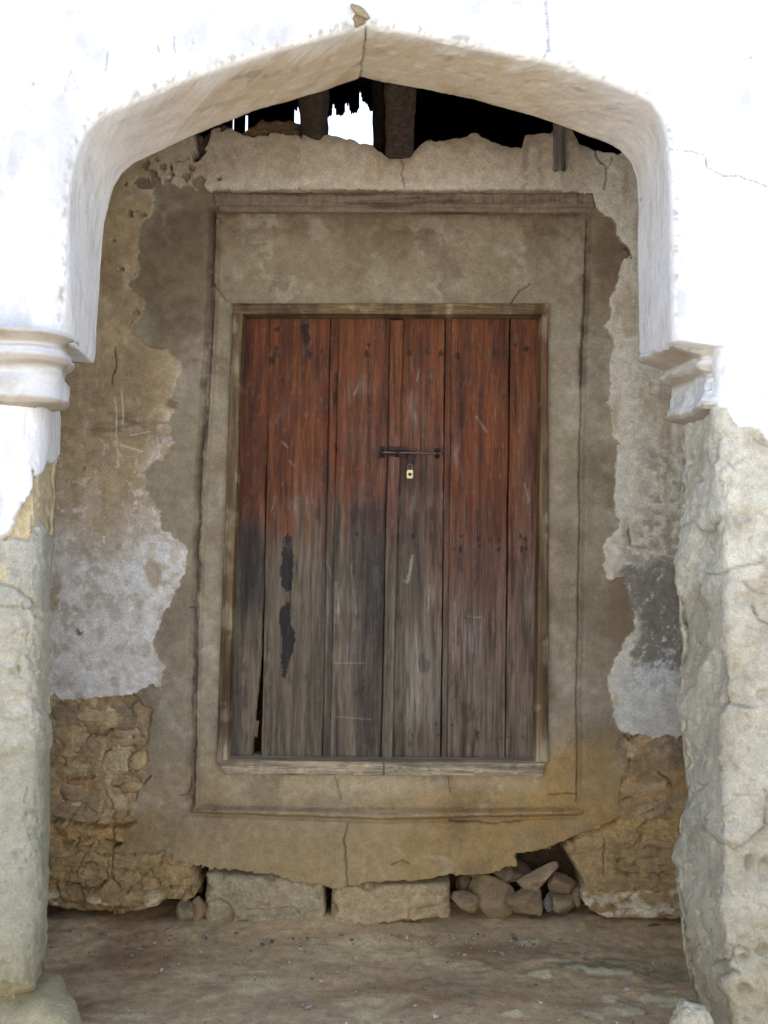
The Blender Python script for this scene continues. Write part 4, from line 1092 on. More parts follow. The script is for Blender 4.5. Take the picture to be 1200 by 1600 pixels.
def arch_wall():
    root = thing("arched_wall", "thick whitewashed wall pierced by a wide pointed arch with bare mud patches", "wall", (0, D1, 0))
    root['label'] = "bright whitewashed front wall with a wide low pointed arch, its feet bare mud"
    ZB = -0.15
    def pil(tab, y):
        p = xz(tab, y)[::-1]                      # bottom to top
        p = p[np.argsort(p[:, 1])]
        return p
    zsp = float(at(600, 531, D1)[1])               # springing
    zs = np.arange(ZB, zsp, 0.0062)
    PFL = np.stack([np.interp(zs, *pil(PIL_F_L, D1)[:, ::-1].T), zs], -1)
    PBL = np.stack([np.interp(zs, *pil(PIL_B_L, D2)[:, ::-1].T), zs], -1)
    PFR = np.stack([np.interp(zs, *pil(PIL_F_R, D1)[:, ::-1].T), zs], -1)
    PBR = np.stack([np.interp(zs, *pil(PIL_B_R, D2)[:, ::-1].T), zs], -1)
    n = 320
    AFL = resample(smooth_poly(xz(ARCH_F_L, D1)), n); AFR = resample(smooth_poly(xz(ARCH_F_R, D1)), n)
    ABL = resample(smooth_poly(xz(ARCH_B_L, D2)), n); ABR = resample(smooth_poly(xz(ARCH_B_R, D2)), n)
    # sprung from the same height
    def step_in(a, b, k=10):
        t = np.linspace(0, 1, k + 2)[1:-1, None]
        return a[None] * (1 - t) + b[None] * t
    F = np.concatenate([PFL, step_in(PFL[-1], AFL[0]), AFL, AFR[::-1][1:], step_in(AFR[0], PFR[-1]), PFR[::-1]])
    B = np.concatenate([PBL, step_in(PBL[-1], ABL[0]), ABL, ABR[::-1][1:], step_in(ABR[0], PBR[-1]), PBR[::-1]])
    S = len(F)
    cx, cz = -0.03, zsp
    dv = np.stack([F[:, 0] - cx, np.maximum(F[:, 1] - cz, 0)], -1)
    dv[:, 1] = np.where(F[:, 1] <= cz, 0, dv[:, 1])
    dv /= np.hypot(dv[:, 0], dv[:, 1])[:, None]
    dv[:, 1] *= 1.0
    # columns: far back, back edge, reveal, rounded corner, front face, far front
    o_near = np.arange(0.0, 0.56, 0.0062); o_far = 0.56 * np.geomspace(1, 9, 14)[1:]
    F3 = np.stack([F[:, 0], np.full(S, D1), F[:, 1]], -1); B3 = np.stack([B[:, 0], np.full(S, D2), B[:, 1]], -1)
    dF = np.stack([dv[:, 0], np.zeros(S), dv[:, 1]], -1)
    RL = np.linalg.norm(F3 - B3, axis=1)[:, None]
    dR = (B3 - F3) / RL
    cols = []
    for off in (4.5, 1.5, 0.5, 0.15, 0.04, 0.012):
        cols.append(B3 + dF * off * np.array([1, 1, 0.40 if off > 4 else 0.8]))
    arch_w = ss(F[:, 1], zsp - 0.05, zsp + 0.25)[:, None]
    Rr = (0.035 + 0.085 * (F[:, 0] < 0))[:, None]; Rr = Rr + (0.026 - Rr) * arch_w                     # corner radius, larger on the arch
    s_rev = np.linspace(1, 0, 62)[:-1]              # along the reveal, 1 = back
    def pt(s):                                      # s<0 along reveal (metres from the corner), s>0 along face
        s = s if isinstance(s, np.ndarray) else np.full((S, 1), s)
        t = np.clip((s + Rr) / (2 * Rr), 0, 1)
        bez = (F3 + dR * Rr) * (1 - t) ** 2 + 2 * t * (1 - t) * F3 + (F3 + dF * Rr) * t ** 2
        lin_ = np.where(s < 0, F3 + dR * (-s), F3 + dF * s)
        return np.where(np.abs(s) < Rr, bez, lin_)
    for s in s_rev:
        cols.append(pt(-s * RL))
    for s in o_near:
        cols.append(pt(float(s)))
    for s in o_far:
        q = pt(float(s)); q[:, 2] = F3[:, 2] + (q[:, 2] - F3[:, 2]) * (1 - 0.62 * (s - 0.56) / 4.5); cols.append(q)
    P = np.stack(cols, 1)                            # S x C x 3
    nb, nr = 6, len(s_rev)
    # smooth normals for the relief
    gu = np.gradient(P, axis=0); gv = np.gradient(P, axis=1)
    N = np.cross(gv, gu); N /= np.maximum(np.linalg.norm(N, axis=2), 1e-9)[..., None]
    if N[S // 4, nb + nr + 30, 1] > 0:
        N = -N
    X, Y, Z = P[..., 0], P[..., 1], P[..., 2]
    u, v = to_px(X, Y, Z)
    ci = np.arange(P.shape[1])[None, :]
    front = (ci >= nb).astype(float) * (1 - ss(ci, nb + nr + len(o_near) - 6, nb + nr + len(o_near) + 2)) * np.ones((S, 1))
    a = X * 1.0 + Y * 0.8; b = Z + Y * 0.4           # noise coordinates that run on round the corner
    w1 = fbm(a, b, 0.07, octv=5, seed=1); w2 = fbm(a, b, 0.07, octv=5, seed=8); f1 = fbm(a, b, 0.015, octv=3, seed=14); f2 = fbm(a, b, 0.015, octv=3, seed=16)
    uw = u + 7 * w1 + 3 * f1; vw = v + 7 * w2 + 3 * f2
    mudl = Mask([[(-420, 1690), (-400, 1350), (-340, 1180), (-260, 1120), (-200, 990), (-120, 930), (-60, 872), (0, 848), (14, 835), (25, 800), (46, 765), (60, 735), (75, 722), (92, 713), (150, 706), (150, 1690)]], blur=1)(uw * 1.0, vw)
    mudr = Mask([[(1020, 640), (1122, 632), (1137, 636), (1143, 652), (1158, 668), (1175, 664), (1188, 672), (1200, 692), (1260, 735), (1330, 790), (1370, 930), (1450, 1040), (1500, 1250), (1600, 1400), (1620, 1690), (1020, 1690)]], blur=1)(u + 3 * w1 + 1.5 * f1, v + 3 * w2 + 1.5 * f2)
    left = X < 0
    mud = np.where(left, ss(mudl, 0.4, 0.6), ss(mudr, 0.4, 0.6))
    mud = mud * (Z < zsp)
    tan = ss(Mask([[(-40, 870), (0, 848), (25, 800), (48, 765), (62, 735), (96, 712), (110, 712), (100, 835), (80, 838), (72, 812), (60, 825), (48, 842), (32, 842), (15, 840)]], blur=2)(u + 2 * w1, v + 2 * w2), 0.4, 0.6) * mud
    tan2 = ss(Mask([[(0, 880), (10, 893), (12, 912), (0, 905), (-40, 890)], [(50, 922), (60, 925), (58, 934), (50, 932)]], blur=1)(u, v), 0.3, 0.7)

    h = 0.004 * fbm(a, b, 0.3, octv=4, seed=2) + 0.0018 * w1 + 0.0007 * f1
    h *= 1.0
    # trowel streaks on the jambs of the arch
    arc = np.r_[0, np.cumsum(np.hypot(*np.diff(F, axis=0).T))][:, None] * np.ones_like(X)
    crn = ss(Z, zsp + 0.1, zsp + 0.45)
    h += (0.0008 * fbm(Y, arc, 0.016, 0.09, octv=3, seed=22) * (1 - crn) + 0.0013 * fbm(arc, Y, 0.09, octv=6, seed=23) - 0.0015 * ss(fbm(arc, Y, 0.05, octv=5, seed=25), 0.4, 0.8)) * (1 - mud)
    # mud relief
    g1, g2, gc = worley(a + 0.03 * w1, b + 0.02 * w2, 0.12, 20, 0.09)
    p1, p2, pc = worley(a + 0.006 * w1, b, 0.024, 24)
    big = fbm(a, b, 0.28, 0.22, octv=3, seed=61)
    lump = np.sqrt(np.clip(1 - g1 * g1, 0, 1)) * 0.008 - 0.003 * (1 - ss(g2 - g1, 0, 0.08))
    flow = fbm(a + 0.25 * b + 0.05 * w1, b, 0.10, 0.02, octv=5, seed=62)
    q1, q2, qc = worley(a + 0.012 * w1, b + 0.01 * w2, 0.055, 27, 0.04)
    pits = -0.006 * ss(pc, 0.68, 0.8) * (1 - ss(p1, 0.12, 0.34)) - 0.010 * ss(qc, 0.66, 0.74) * (1 - ss(q1, 0.15, 0.42)) * ss(w2 + 0.4, 0, 0.6)
    hm_r = 0.014 * big + lump * ss(-v, -1000, -800) + 0.5 * lump + pits + 0.003 * w1 + 0.0035 * flow * (1 - ss(v, 850, 1000)) * ss(fbm(a, b, 0.2, seed=63), -0.1, 0.5)
    crk = Mask(lines=[(2.4, [(1096, 896), (1118, 898), (1135, 891), (1150, 888)]), (2.6, [(1162, 908), (1180, 925), (1200, 927)]), (3.5, [(1178, 945), (1188, 968), (1205, 975)]), (2.5, [(1092, 1255), (1098, 1290), (1118, 1315), (1150, 1330), (1170, 1312), (1192, 1285), (1196, 1250), (1205, 1220)]),
                      (4, [(1127, 1098), (1150, 1102), (1180, 1106)]), (3, [(1088, 820), (1095, 830), (1108, 830), (1120, 815)]), (2.5, [(1086, 812), (1060, 825)]), (2, [(1150, 724), (1165, 718)]), (3, [(1138, 722), (1150, 735)]),
                      (3, [(1128, 1050), (1127, 1095)]), (2.5, [(1080, 1240), (1070, 1260), (1068, 1235)]), (4, [(1108, 1505), (1125, 1500), (1135, 1515), (1155, 1520)]), (3, [(1140, 1490), (1160, 1480), (1175, 1490)]), (3, [(1200, 876), (1180, 882), (1150, 888)]), (2, [(1178, 686), (1192, 694), (1204, 700)]),
                      (3, [(-10, 910), (20, 918), (40, 930), (56, 938), (62, 955)]), (2.5, [(-10, 948), (25, 948), (55, 952)]), (2, [(-5, 1120), (20, 1125), (45, 1120)]), (2, [(5, 1000), (25, 985), (50, 975)])], blur=1)(u + 1.5 * w1, v + 1.5 * w2)
    pock = Mask(blobs=[(1125, 1515, 14, 9), (1163, 1545, 10, 9), (1165, 1500, 7, 5), (1195, 1490, 10, 8), (1090, 1230, 5, 4), (1096, 1183, 3, 3), (1120, 1520, 8, 8), (1140, 1500, 16, 4), (1110, 875, 4, 3), (1107, 862, 3, 3), (1090, 749, 6, 3), (1074, 720, 3, 5), (1172, 1350, 4, 14), (62, 955, 8, 9), (30, 1045, 5, 4), (18, 1050, 3, 4), (1197, 1360, 7, 22)], blur=2)(u + 2 * f1, v + 2 * f2)
    disc = Mask(blobs=[(1105, 812, 20, 22)], blur=2)(u + 2 * w1, v + 2 * w2)
    gritn = fbm(a, b, 0.022, octv=4, seed=64); chip = ss(fbm(a, b, 0.06, octv=5, seed=65), 0.25, 0.5)
    hm_r = hm_r + 0.0022 * gritn - 0.010 * chip + 0.006 * big - 0.012 * crk - 0.03 * pock + 0.009 * disc
    rough_low = ss(v, 1400, 1480) * (X > 0)
    hm_r += rough_low * (0.012 * fbm(a, b, 0.05, octv=4, seed=66) - 0.006)
    slab = ss(Mask([[(1125, 1105), (1140, 1100), (1240, 1108), (1240, 1260), (1192, 1290), (1160, 1325), (1128, 1310)]], blur=3)(u + 2 * w1, v), 0.35, 0.65)
    hm_r += 0.012 * slab
    mid = ss(v, 940, 965) * (1 - ss(v, 1150, 1190))
    hm_l = 0.012 * big + 0.010 * flow * mid + pits * 0.8 + 0.0025 * w1 + 0.002 * gritn - 0.008 * chip - 0.012 * crk - 0.03 * pock + 0.010 * mid + 0.008 * ss(v, 1150, 1175)
    hm_l = hm_l * (1 - tan) + tan * (-0.018 + 0.006 * lump / 0.008 * 0.6 + 0.008 * fbm(a, b, 0.03, octv=4, seed=67))
    hm = np.where(left, hm_l, hm_r)
    h = h * (1 - mud) + mud * (hm - 0.012)
    # undercut foot of the left pillar
    h -= np.where(left, 0.08 * ss(v + 6 * w1, 1540, 1556), 0)
    # joint at the crown
    crown = Mask(lines=[(2.2, [(571, 42), (572, 55), (569, 72), (568, 90), (564, 97), (566, 110), (562, 122)]), (1.8, [(1100, 240), (1104, 262), (1118, 270), (1132, 276), (1150, 274), (1175, 282), (1200, 292)]), (1.5, [(1045, 233), (1080, 236), (1100, 243)])], blur=0)(u + 1.2 * f1, v + 1.2 * f2)
    h -= 0.006 * crown * (ci >= nb)
    fray = ss(fbm(a, b, 0.03, octv=4, seed=68), 0.3, 0.7) * (ci > nb + nr - 4) * (ci < nb + nr + 8) * (1 - mud)
    h -= 0.004 * fray
    edge_r = ((ci >= nb) & (ci < nb + 8)) * (X > 0) * mud
    nick = ss(1 - (ci - nb) / 9.0, 0, 1) * (ci >= nb - 3) * mud
    h -= nick * (0.004 + 0.016 * ss(fbm(b, b * 0 + 3 + Y * 2, 0.05, octv=5, seed=69), -0.1, 0.8))

    KF = 1.30
    L = lambda *q: lin(*q) / KF
    c = np.ones(X.shape + (3,)) * np.array([0.80, 0.80, 0.79])
    c = mixc(c, np.array([0.62, 0.62, 0.60]), ss(fbm(a, b, 0.05, 0.09, octv=5, seed=121), 0.35, 0.85) * 0.5)
    rev = 1 - ss(ci, nb + nr - 10, nb + nr + 6) * np.ones((S, 1))
    rev = rev * (ci >= nb)
    up = ss(Z, zsp - 0.1, zsp + 0.4)
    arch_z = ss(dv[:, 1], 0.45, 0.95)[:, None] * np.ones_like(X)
    jam = np.ones_like(c) * np.array([0.80, 0.79, 0.77])
    jam = mixc(jam, np.array([0.58, 0.56, 0.52]), ss(fbm(Y, arc, 0.020, 0.10, octv=5, seed=124), 0.0, 0.8) * 0.6)
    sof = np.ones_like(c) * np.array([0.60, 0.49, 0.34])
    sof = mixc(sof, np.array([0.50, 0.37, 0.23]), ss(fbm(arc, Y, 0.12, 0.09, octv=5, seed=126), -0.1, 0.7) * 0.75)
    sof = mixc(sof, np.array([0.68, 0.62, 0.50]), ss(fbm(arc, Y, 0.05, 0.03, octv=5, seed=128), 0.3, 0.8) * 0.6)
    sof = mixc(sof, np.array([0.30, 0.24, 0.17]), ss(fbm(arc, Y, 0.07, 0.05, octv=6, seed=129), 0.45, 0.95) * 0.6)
    lip_pale = ss((ci - (nb + nr - 22)) / 20.0 + 0.5 * w1 + 0.3 * f1, 0.1, 1.0)
    sof = mixc(sof, np.array([0.74, 0.70, 0.62]), lip_pale * 0.75)  # pale lip highlight painted into the soffit colour near the front edge
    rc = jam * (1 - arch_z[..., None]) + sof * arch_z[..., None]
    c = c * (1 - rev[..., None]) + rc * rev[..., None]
    marks = Mask(lines=[(1.6, [(100, 138), (112, 112), (122, 138)]), (1.5, [(100, 141), (125, 140)]), (3, [(168, 80), (166, 112)]), (2, [(247, 70), (249, 84)]), (3, [(272, 55), (274, 80)]), (2, [(300, 62), (303, 70)]), (4, [(852, 0), (856, 40), (858, 80)]), (2, [(390, 62), (396, 68)])],
                 blobs=[(51, 131, 4, 4), (48, 174, 2, 2), (1154, 178, 2, 2), (1173, 90, 2, 2), (980, 300, 2, 5), (1000, 312, 3, 2)], blur=1)(u + 2 * f1, v + 2 * f2)
    lip = np.exp(-((ci - (nb + nr + 2)) / 2.5) ** 2) * (1 - mud) * ss(f1 + 0.5 * w1, 0.0, 0.7) * ss(Z, zsp, zsp + 0.1)
    c = mixc(c, np.array([0.25, 0.24, 0.17]), lip * 0.6)
    c = mixc(c, np.array([0.36, 0.36, 0.40]), ss(marks, 0.1, 0.55) * (0.75 + 0.3 * f1) * (1 - mud))
    grime = ss(fbm(a, b, 0.10, 0.16, octv=6, seed=131), 0.35, 0.8) * (ci >= nb + nr + 2) * (1 - mud)
    c = mixc(c, np.array([0.50, 0.50, 0.53]), grime * 0.55)
    c = mixc(c, np.array([0.12, 0.10, 0.08]), crown * 0.7)
    mc_r = np.ones_like(c) * L(193, 186, 166)
    mc_r = mixc(mc_r, L(216, 212, 196), (1 - ss(v, 820, 1000)) * 0.7)
    mc_r = mixc(mc_r, L(166, 156, 132), ss(fbm(a, b, 0.15, octv=5, seed=71), 0, 0.7) * 0.5)
    mc_r = mixc(mc_r, L(176, 162, 128), ss(v, 1350, 1550) * 0.5)
    mc_r = mixc(mc_r, L(226, 218, 180), edge_r * (ci < nb + 5) * ss(fbm(b, b * 0, 0.05, octv=3, seed=73), -0.1, 0.4) * 0.5)  # bright sliver highlight painted along the back edge
    mc_l = np.ones_like(c) * L(180, 174, 152)
    mc_l = mixc(mc_l, L(196, 190, 170), mid * 0.7)
    mc_l = mixc(mc_l, L(172, 167, 146), ss(v, 1160, 1200) * 0.7)
    mc_l = mixc(mc_l, L(168, 156, 118), ss(v, 1420, 1560) * 0.7)
    mc_l = mixc(mc_l, L(184, 182, 172), (1 - ss(v, 930, 960)) * 0.6)
    mc_l = mixc(mc_l, L(208, 190, 150), np.clip(tan + tan2, 0, 1) * (0.85 + 0.15 * f1))
    edge_l = ((ci >= nb) & (ci < nb + 5)) * np.ones((S, 1))
    mc_l = mixc(mc_l, L(226, 220, 168), edge_l * ss(fbm(b, b * 0, 0.06, octv=3, seed=75), 0.0, 0.4) * 0.5)  # same painted highlight on the left pillar's back edge
    mc = np.where(left[..., None], mc_l, mc_r)
    mc = mc * np.array([1.0, 0.985, 0.95])
    mc = mixc(mc, L(80, 72, 56), np.clip(crk, 0, 1) * 0.55)
    mc *= (1 + 0.07 * w2 + 0.05 * f1)[..., None]
    mc = mc * np.array([1.52, 1.55, 1.62])
    c = c * (1 - mud[..., None]) + mc * mud[..., None]
    c = np.clip(c, 0.01, 0.82)

    P = P + N * (h * front)[..., None]
    cell = (mud[:-1, :-1] + mud[1:, 1:]) / 2 > 0.5
    cim = np.arange(P.shape[1] - 1)[None, :]
    mid_s = np.arange(S - 1)[:, None]
    PO = P - np.array([0, D1, 0])
    arch_reveal = (cim >= nb - 1) & (cim < nb + nr + 2) & (dv[:-1, 1:2] > 0.001) & ~cell
    sheet("whitewashed_face", PO, c, MAT['lime'], root, ~cell & ~arch_reveal)
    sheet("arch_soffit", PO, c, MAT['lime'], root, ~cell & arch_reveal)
    mudcell = cell
    sheet("bare_pillar", PO, c, MAT['mud'], root, mudcell & (mid_s < S // 2) & (cim >= 0))
    sheet("bare_pillar", PO, c, MAT['mud'], root, mudcell & (mid_s >= S // 2))

    # imposts: a moulding swept along the face and round into the reveal
    def impost(path, prof, seed, name="impost_moulding", taper=False):
        pr = []
        for (pa, va), (pb, vb) in zip(prof[:-1], prof[1:]):
            m_ = max(2, int(math.hypot((pb - pa), (vb - va) / 518) / 0.004))
            for t in np.linspace(0, 1, m_, endpoint=False):
                pr.append((pa + (pb - pa) * t, va + (vb - va) * t))
        pr.append(prof[-1]); pr = np.array(pr)
        pz = at(np.full(len(pr), 600.0), pr[:, 1], D1)[1]
        k = np.array([0.2, 0.6, 0.2]); pp = np.convolve(np.pad(pr[:, 0], 1, mode='edge'), k, 'valid')
        path = np.array(path, float)
        seg = np.hypot(*np.diff(path, axis=0).T); d = np.r_[0, np.cumsum(seg)]
        t = np.unique(np.concatenate([np.linspace(d[i], d[i + 1], max(2, int(seg[i] / (0.006 if seg[i] < 0.9 else 0.01)))) for i in range(len(seg))]))
        px = np.interp(t, d, path[:, 0]); py = np.interp(t, d, path[:, 1])
        tx = np.gradient(px, t); ty = np.gradient(py, t); nl = np.hypot(tx, ty)
        nx, ny = ty / nl, -tx / nl
        ker = np.hanning(7)[1:-1]; ker /= ker.sum()
        nx = np.convolve(np.pad(nx, 2, mode='edge'), ker, 'valid'); ny = np.convolve(np.pad(ny, 2, mode='edge'), ker, 'valid')
        sgn = impost.sign
        nx, ny = nx * sgn, ny * sgn
        T, Q = np.meshgrid(t, np.arange(len(pr)), indexing='ij')
        w = fbm(T, np.broadcast_to(pz, T.shape), 0.09, 0.05, octv=5, seed=seed); f = fbm(T, np.broadcast_to(pz, T.shape), 0.015, octv=3, seed=seed + 5)
        w0 = fbm(T, np.broadcast_to(pz, T.shape), 0.16, 0.12, octv=3, seed=seed + 12)
        proj = pp[None, :] * (1 + 0.18 * w0 + 0.08 * w) + 0.004 * w + 0.002 * f
        X = px[:, None] + nx[:, None] * proj; Y = py[:, None] + ny[:, None] * proj; Z = np.broadcast_to(pz, T.shape) + 0.006 * w + 0.004 * fbm(T, T * 0, 0.12, octv=3, seed=seed + 8)
        if taper:
            tend = t[-1] - 0.045 * (np.broadcast_to(pz, T.shape) - pz.min()) / (pz.max() - pz.min()) - 0.01 + 0.012 * f
            k_ = 1 - ss(T - tend, -0.03, 0.012)
            X = px[:, None] + (X - px[:, None]) * k_ + 0.03 * (1 - k_); Y = py[:, None] + (Y - py[:, None]) * k_ + 0.012 * (1 - k_)
        u, v = to_px(X, Y, Z)
        c = np.ones(X.shape + (3,)) * np.array([0.68, 0.68, 0.66])
        c = mixc(c, np.array([0.5, 0.47, 0.4]), ss(w + 0.3 * f, 0.0, 0.8) * 0.6)
        dn = np.gradient(np.broadcast_to(pp, T.shape), axis=1) * 0
        slope = np.gradient(pp) > 0.0007
        under_brown = np.convolve(slope.astype(float), np.ones(3) / 3, 'same')[None, :] * (0.8 + 0.3 * w)  # brown put on the downward facing steps of the profile
        c = mixc(c, np.array([0.36, 0.28, 0.18]), np.clip(under_brown, 0, 1) * 0.85)
        Pq = np.stack([X, Y, Z], -1)
        ends = []
        for e in (0, -1):
            q = Pq[e].copy(); q[:, 0] = px[e] - nx[e] * 0.02; q[:, 1] = py[e] - ny[e] * 0.02; ends.append(q)
        Pq = np.concatenate([ends[0][None], Pq, ends[1][None]], 0) - np.array([0, D1, 0])
        c = np.concatenate([c[:1], c, c[-1:]], 0)
        return sheet(name, Pq, c, MAT['lime'], root)
    fl = float(at(66, 590, D1)[0]); bl = float(at(90, 600, D2)[0])
    fr = float(at(1121, 590, D1)[0]); br = float(at(1064, 600, D2)[0])
    profL = [(-0.03, 643), (0.0, 640), (0.042, 636), (0.052, 629), (0.050, 600), (0.042, 584), (0.044, 578), (0.064, 572), (0.076, 562), (0.070, 552), (0.050, 546), (0.060, 541), (0.085, 533), (0.080, 527), (0.02, 522), (-0.04, 518)]
    impost.sign = -1 if True else 1
    # left: from the far left along the face, round the corner into the reveal
    pathL = [(-3.2, D1 + 0.004), (fl - 0.02, D1 + 0.004), (fl + 0.0, D1 + 0.02), (fl - (fl - bl) * 0.35, D1 + 0.16)]
    impost.sign = 1
    impost(pathL, profL, 31)
    profR = [(-0.04, 642), (-0.01, 634), (0.050, 630), (0.062, 624), (0.056, 616), (0.042, 600), (0.034, 576), (0.036, 571), (0.066, 563), (0.072, 555), (0.056, 548), (0.052, 543), (0.070, 538), (0.135, 528), (0.145, 522), (0.135, 517), (0.02, 512), (-0.04, 508)]
    pathR = [(br + 0.0, D2 - 0.02), (fr + 0.022, D1 + 0.012), (fr + 0.034, D1 - 0.004)]
    impost(pathR, profR, 37, taper=True)
    # broken stub over the crown
    x, z = at(562, 17, D1 - 0.015)
    rock("broken_stub", (float(x) - 0.0, -0.01, float(z)), (0.048, 0.03, 0.015), 611, np.array([0.42, 0.36, 0.22]), MAT['mud'], root, sub=4, rot=0.75, amp=0.3, facet=0.9)
    x, z = at(560, 29, D1 + 0.0)
    rock("broken_stub", (float(x), 0.005, float(z)), (0.026, 0.016, 0.026), 613, np.array([0.30, 0.23, 0.15]), MAT['mud'], root, sub=4, rot=0.1, amp=0.2)
    return root


# ------------------------------------------------------------------ roof, room behind, side walls
def prism(name, p0, p1, w, t, mat, parent=None, seed=0, n=14, rag=0.0):
    """a rough squared timber from p0 to p1"""
    p0, p1 = np.array(p0, float), np.array(p1, float)
    d = p1 - p0; L_ = np.linalg.norm(d); d /= L_
    side = np.cross(d, [0, 1, 0.001]); side /= np.linalg.norm(side); up = np.cross(side, d)
    sec = [(-.5, -.38), (-.38, -.5), (0, -.53), (.38, -.5), (.5, -.38), (.53, 0), (.5, .38), (.38, .5), (0, .52), (-.38, .5), (-.5, .38), (-.52, 0)]
    rows = []
    ts = np.linspace(0, 1, n)
    for i, s in enumerate(ts):
        r = []
        for j, (a, b) in enumerate(sec):
            k = 1 + 0.05 * math.sin(seed + i * 1.7 + j) + 0.04 * math.sin(seed * 3 + i * 0.6)
            q = p0 + d * L_ * s + side * a * w * k + up * b * t * k
            if i == 0 and rag:
                q = q + d * rag * math.sin(j * 2.1 + seed)
            r.append(q)
        rows.append(r)
    P = np.array(rows)
    cap0 = np.repeat(P[0].mean(0)[None], len(sec), 0); cap1 = np.repeat(P[-1].mean(0)[None], len(sec), 0)
    P = np.concatenate([cap0[None], P, cap1[None]], 0)
    P = np.concatenate([P, P[:, :1]], 1)
    return sheet(name, P, None, mat, parent)


def build_roof():
    rt = thing("thatched_roof", "dark palm thatch roof on rough rafters over the porch, seen through the broken wall top", "roof")
    zr = EYE + 2.50
    def slab(name, x0, x1, y0, y1, z0, z1, mat, parent):
        nx, ny = 60, 60
        A, B = np.meshgrid(np.linspace(0, 1, nx), np.linspace(0, 1, ny))
        X = x0 + (x1 - x0) * A; Y = y0 + (y1 - y0) * B; Z = z0 + (z1 - z0) * B + 0.02 * fbm(X, Y, 0.12, 0.5, octv=3, seed=9)
        P = np.stack([X, Y, Z], -1)
        T = P + np.array([0, 0, 0.18])
        return sheet(name, np.concatenate([P, T[::-1], P[:1]], 0), None, mat, parent)
    s = slab("thatch", -2.15, 2.15, D2 - 0.1, 5.32, zr + 0.0, zr + 0.02, MAT['thatch'], rt); s["kind"] = "stuff"
    # hanging frond ends at the back, with the gaps that let the sky through
    edge = [(470, 165), (505, 178), (509, 179), (519, 180), (520, 161), (524, 160), (525, 177), (533, 178), (539, 175), (539.6, 157), (543, 160), (547, 165), (549, 175), (554, 176), (560, 170), (560.5, 160), (556, 150),
            (560.8, 137), (564, 135), (567, 155), (574, 160), (580, 170)]
    co, fa = [], []
    def strip(u0, u1, v1, y, v0=108):
        (xa, za), (xb, _) = at(u0, v0, y), at(u1, v0, y)
        zb = float(at(u0, v1, y)[1]); za = max(float(za), zr + 0.02)
        xa, xb = float(xa), float(xb); xm = (xa + xb) / 2; t = 0.012
        n = len(co)
        tilt = random.uniform(-0.004, 0.004)
        co.extend([(xa, y, za), (xb, y, za), (xb, y + t, za), (xa, y + t, za), (xa + tilt, y, zb), (xb + tilt, y, zb), (xb + tilt, y + t, zb), (xa + tilt, y + t, zb), (xm + tilt, y + t / 2, zb - 0.008)])
        fa.extend([(n, n + 1, n + 5, n + 4), (n + 1, n + 2, n + 6, n + 5), (n + 2, n + 3, n + 7, n + 6), (n + 3, n, n + 4, n + 7)])
        fa.extend([(n + 4, n + 5, n + 8, n + 8), (n + 5, n + 6, n + 8, n + 8), (n + 6, n + 7, n + 8, n + 8), (n + 7, n + 4, n + 8, n + 8)])
    for layer, y in enumerate((5.22, 5.25, 5.28)):
        u_ = -40.0 + layer
        while u_ < 1240:
            w = 2.0 if 500 < u_ < 590 else 3.5
            if 504 < u_ < 586:
                v1 = interp(edge, u_ + w / 2) + random.uniform(-3, 2)
            elif 361 < u_ < 366.5:
                v1 = 181
            elif 381 < u_ < 387.5:
                v1 = 178
            elif 457.5 < u_ < 470:
                v1 = 162 + random.uniform(0, 9) * (1 if u_ < 464 else 0.2)
            else:
                v1 = 240 + random.uniform(0, 14)
            strip(u_, u_ + w + 0.6, float(v1), y)
            u_ += w
    verts = np.array(co); quads = []
    me = bpy.data.meshes.new("frond_fringe")
    me.from_pydata([tuple(p) for p in co], [], [f if f[2] != f[3] else f[:3] for f in fa])
    me.materials.append(MAT['thatch'])
    o = link(bpy.data.objects.new("frond_fringe", me), rt); o["kind"] = "stuff"
    # rafters resting on the crumbled wall top and rising towards the viewer
    def rafter(ua, va, ub, vb, w, t, ya=D3 + 0.1, yb=D2 + 0.22, seed=1, name="rafter", mat='beam'):
        xa, za = at(ua, va, ya); xb, zb = at(ub, vb, yb)
        prism(name, (float(xa), ya, float(za)), (float(xb), yb, float(zb)), w, t, MAT[mat], rt, seed=seed)
    rafter(491, 222, 489, 60, 0.105, 0.09, seed=1)
    rafter(594, 240, 592, 60, 0.056, 0.09, ya=D3 + 0.12, seed=2, mat='thatch')
    rafter(624, 239, 626, 60, 0.118, 0.10, ya=D3 + 0.03, seed=3)
    rafter(-60, 200, -70, 20, 0.10, 0.1, seed=5)
    rafter(1200, 200, 1210, 20, 0.10, 0.1, seed=6)
    for y in (3.55, 4.75):
        prism("purlin", (-2.1, y, zr - 0.05), (2.1, y, zr - 0.05), 0.06, 0.06, MAT['beam'], rt, seed=8)
    # lath nailed to the wall head
    xa, za = at(874, 265, D3 - 0.03); xb, zb = at(873, 150, D3 - 0.05)
    la = prism("hanging_lath", (float(xa), D3 - 0.03, float(za)), (float(xb), D3 - 0.05, float(zb)), 0.048, 0.02, MAT['lath'], None, seed=9, rag=0.008)
    tag(la, "short grey wooden lath hanging against the wall head near the arch's right shoulder", "lath")
    # room behind the door
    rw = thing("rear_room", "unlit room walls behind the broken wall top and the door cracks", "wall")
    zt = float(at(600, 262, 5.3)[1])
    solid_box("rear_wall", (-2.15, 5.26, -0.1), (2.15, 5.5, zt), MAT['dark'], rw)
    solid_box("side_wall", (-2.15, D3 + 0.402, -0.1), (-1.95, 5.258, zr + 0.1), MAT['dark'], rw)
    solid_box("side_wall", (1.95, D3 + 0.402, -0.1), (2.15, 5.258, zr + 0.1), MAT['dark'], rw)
    pw = thing("porch_side_wall", "unseen plastered side wall added to shape the porch light, left of the doorway", "wall")  # hidden walls closing the porch sides, put in for its light
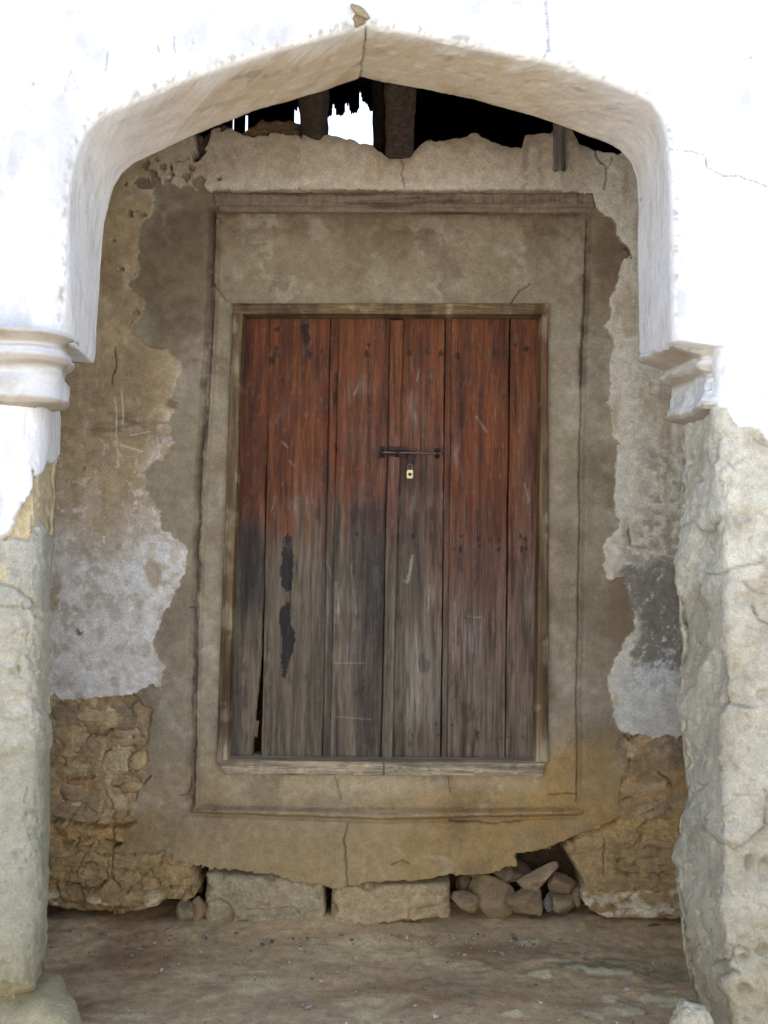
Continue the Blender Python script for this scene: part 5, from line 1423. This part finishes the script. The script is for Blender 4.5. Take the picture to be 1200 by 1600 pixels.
    solid_box("wall_block", (-2.15, D2 + 0.003, -0.1), (-1.80, D3 + 0.4, zr + 0.1), relief_material("porch_plaster", attr=False, base=(0.33, 0.28, 0.21)), pw)
    pw2 = thing("porch_side_wall", "unseen plastered side wall added to shape the porch light, right of the doorway", "wall")
    solid_box("wall_block", (1.80, D2 + 0.003, -0.1), (2.15, D3 + 0.4, zr + 0.1), bpy.data.materials["porch_plaster"], pw2)


def build_lane():
    # unseen house added behind the viewer, bouncing sun into the porch
    h = thing("lane_bounce_house", "unseen whitewashed house added across the lane to bounce sunlight, with a plain door and two shuttered windows", "house", (0, -6.0, 0))
    def b(name, lo, hi, mat):
        return solid_box(name, lo, hi, mat, h)
    wm = relief_material("bounce_limewash", attr=False, base=(0.74, 0.72, 0.68), var=0.12)
    ww = wood_material("lane_shutter_wood", attr=False, base=(0.12, 0.09, 0.06))
    b("wall", (-11, -4.0, -0.2), (11, 0.0, 4.6), wm)
    b("roof", (-11.3, -4.3, 4.603), (11.3, 0.35, 4.75), MAT['thatch'])
    b("door", (-1.0, 0.003, 0.0), (0.1, 0.06, 2.0), ww)
    b("shutter", (2.2, 0.003, 1.2), (3.2, 0.05, 2.3), ww)
    b("shutter", (-4.6, 0.003, 1.2), (-3.6, 0.05, 2.3), ww)


def build_cornice(root):
    K = 0.66
    def colf(u, v, X, Z):
        L = lambda *a: lin(*a) / K
        c = np.ones(X.shape + (3,)) * L(118, 104, 88)
        c = mixc(c, L(62, 40, 33), ss(fbm(u, v, 120, 9, octv=6, seed=191) + 0.5 * (1 - ss(v, 300, 314)), -0.1, 0.7) * 0.9 * (1 - 0.6 * ss(u, 640, 860)))
        c = mixc(c, L(140, 122, 100), ss(fbm(u, v, 60, 8, octv=4, seed=195), 0.2, 0.8) * 0.6 * ss(u, 600, 800))
        return c
    board("cornice_beam", [(331, 300), (926, 301), (931, 323), (336, 321)], D3 - 0.020, 0.06, MAT['rubble'], colfn=colf, parent=root, origin=(0, D3, 0), er=0.008, rough=0.007, wav=0.003, seed=191)
    board("cornice_fillet", [(342, 321), (925, 323), (922, 332), (344, 330)], D3 - 0.006, 0.05, MAT['rubble'], colfn=colf, parent=root, origin=(0, D3, 0), er=0.004, rough=0.003, wav=0.002, seed=193)


build_ground()
arch_wall()
wall_root = doorway_wall()
build_cornice(wall_root)
build_door()
build_roof()
build_stones(wall_root)
build_lane()
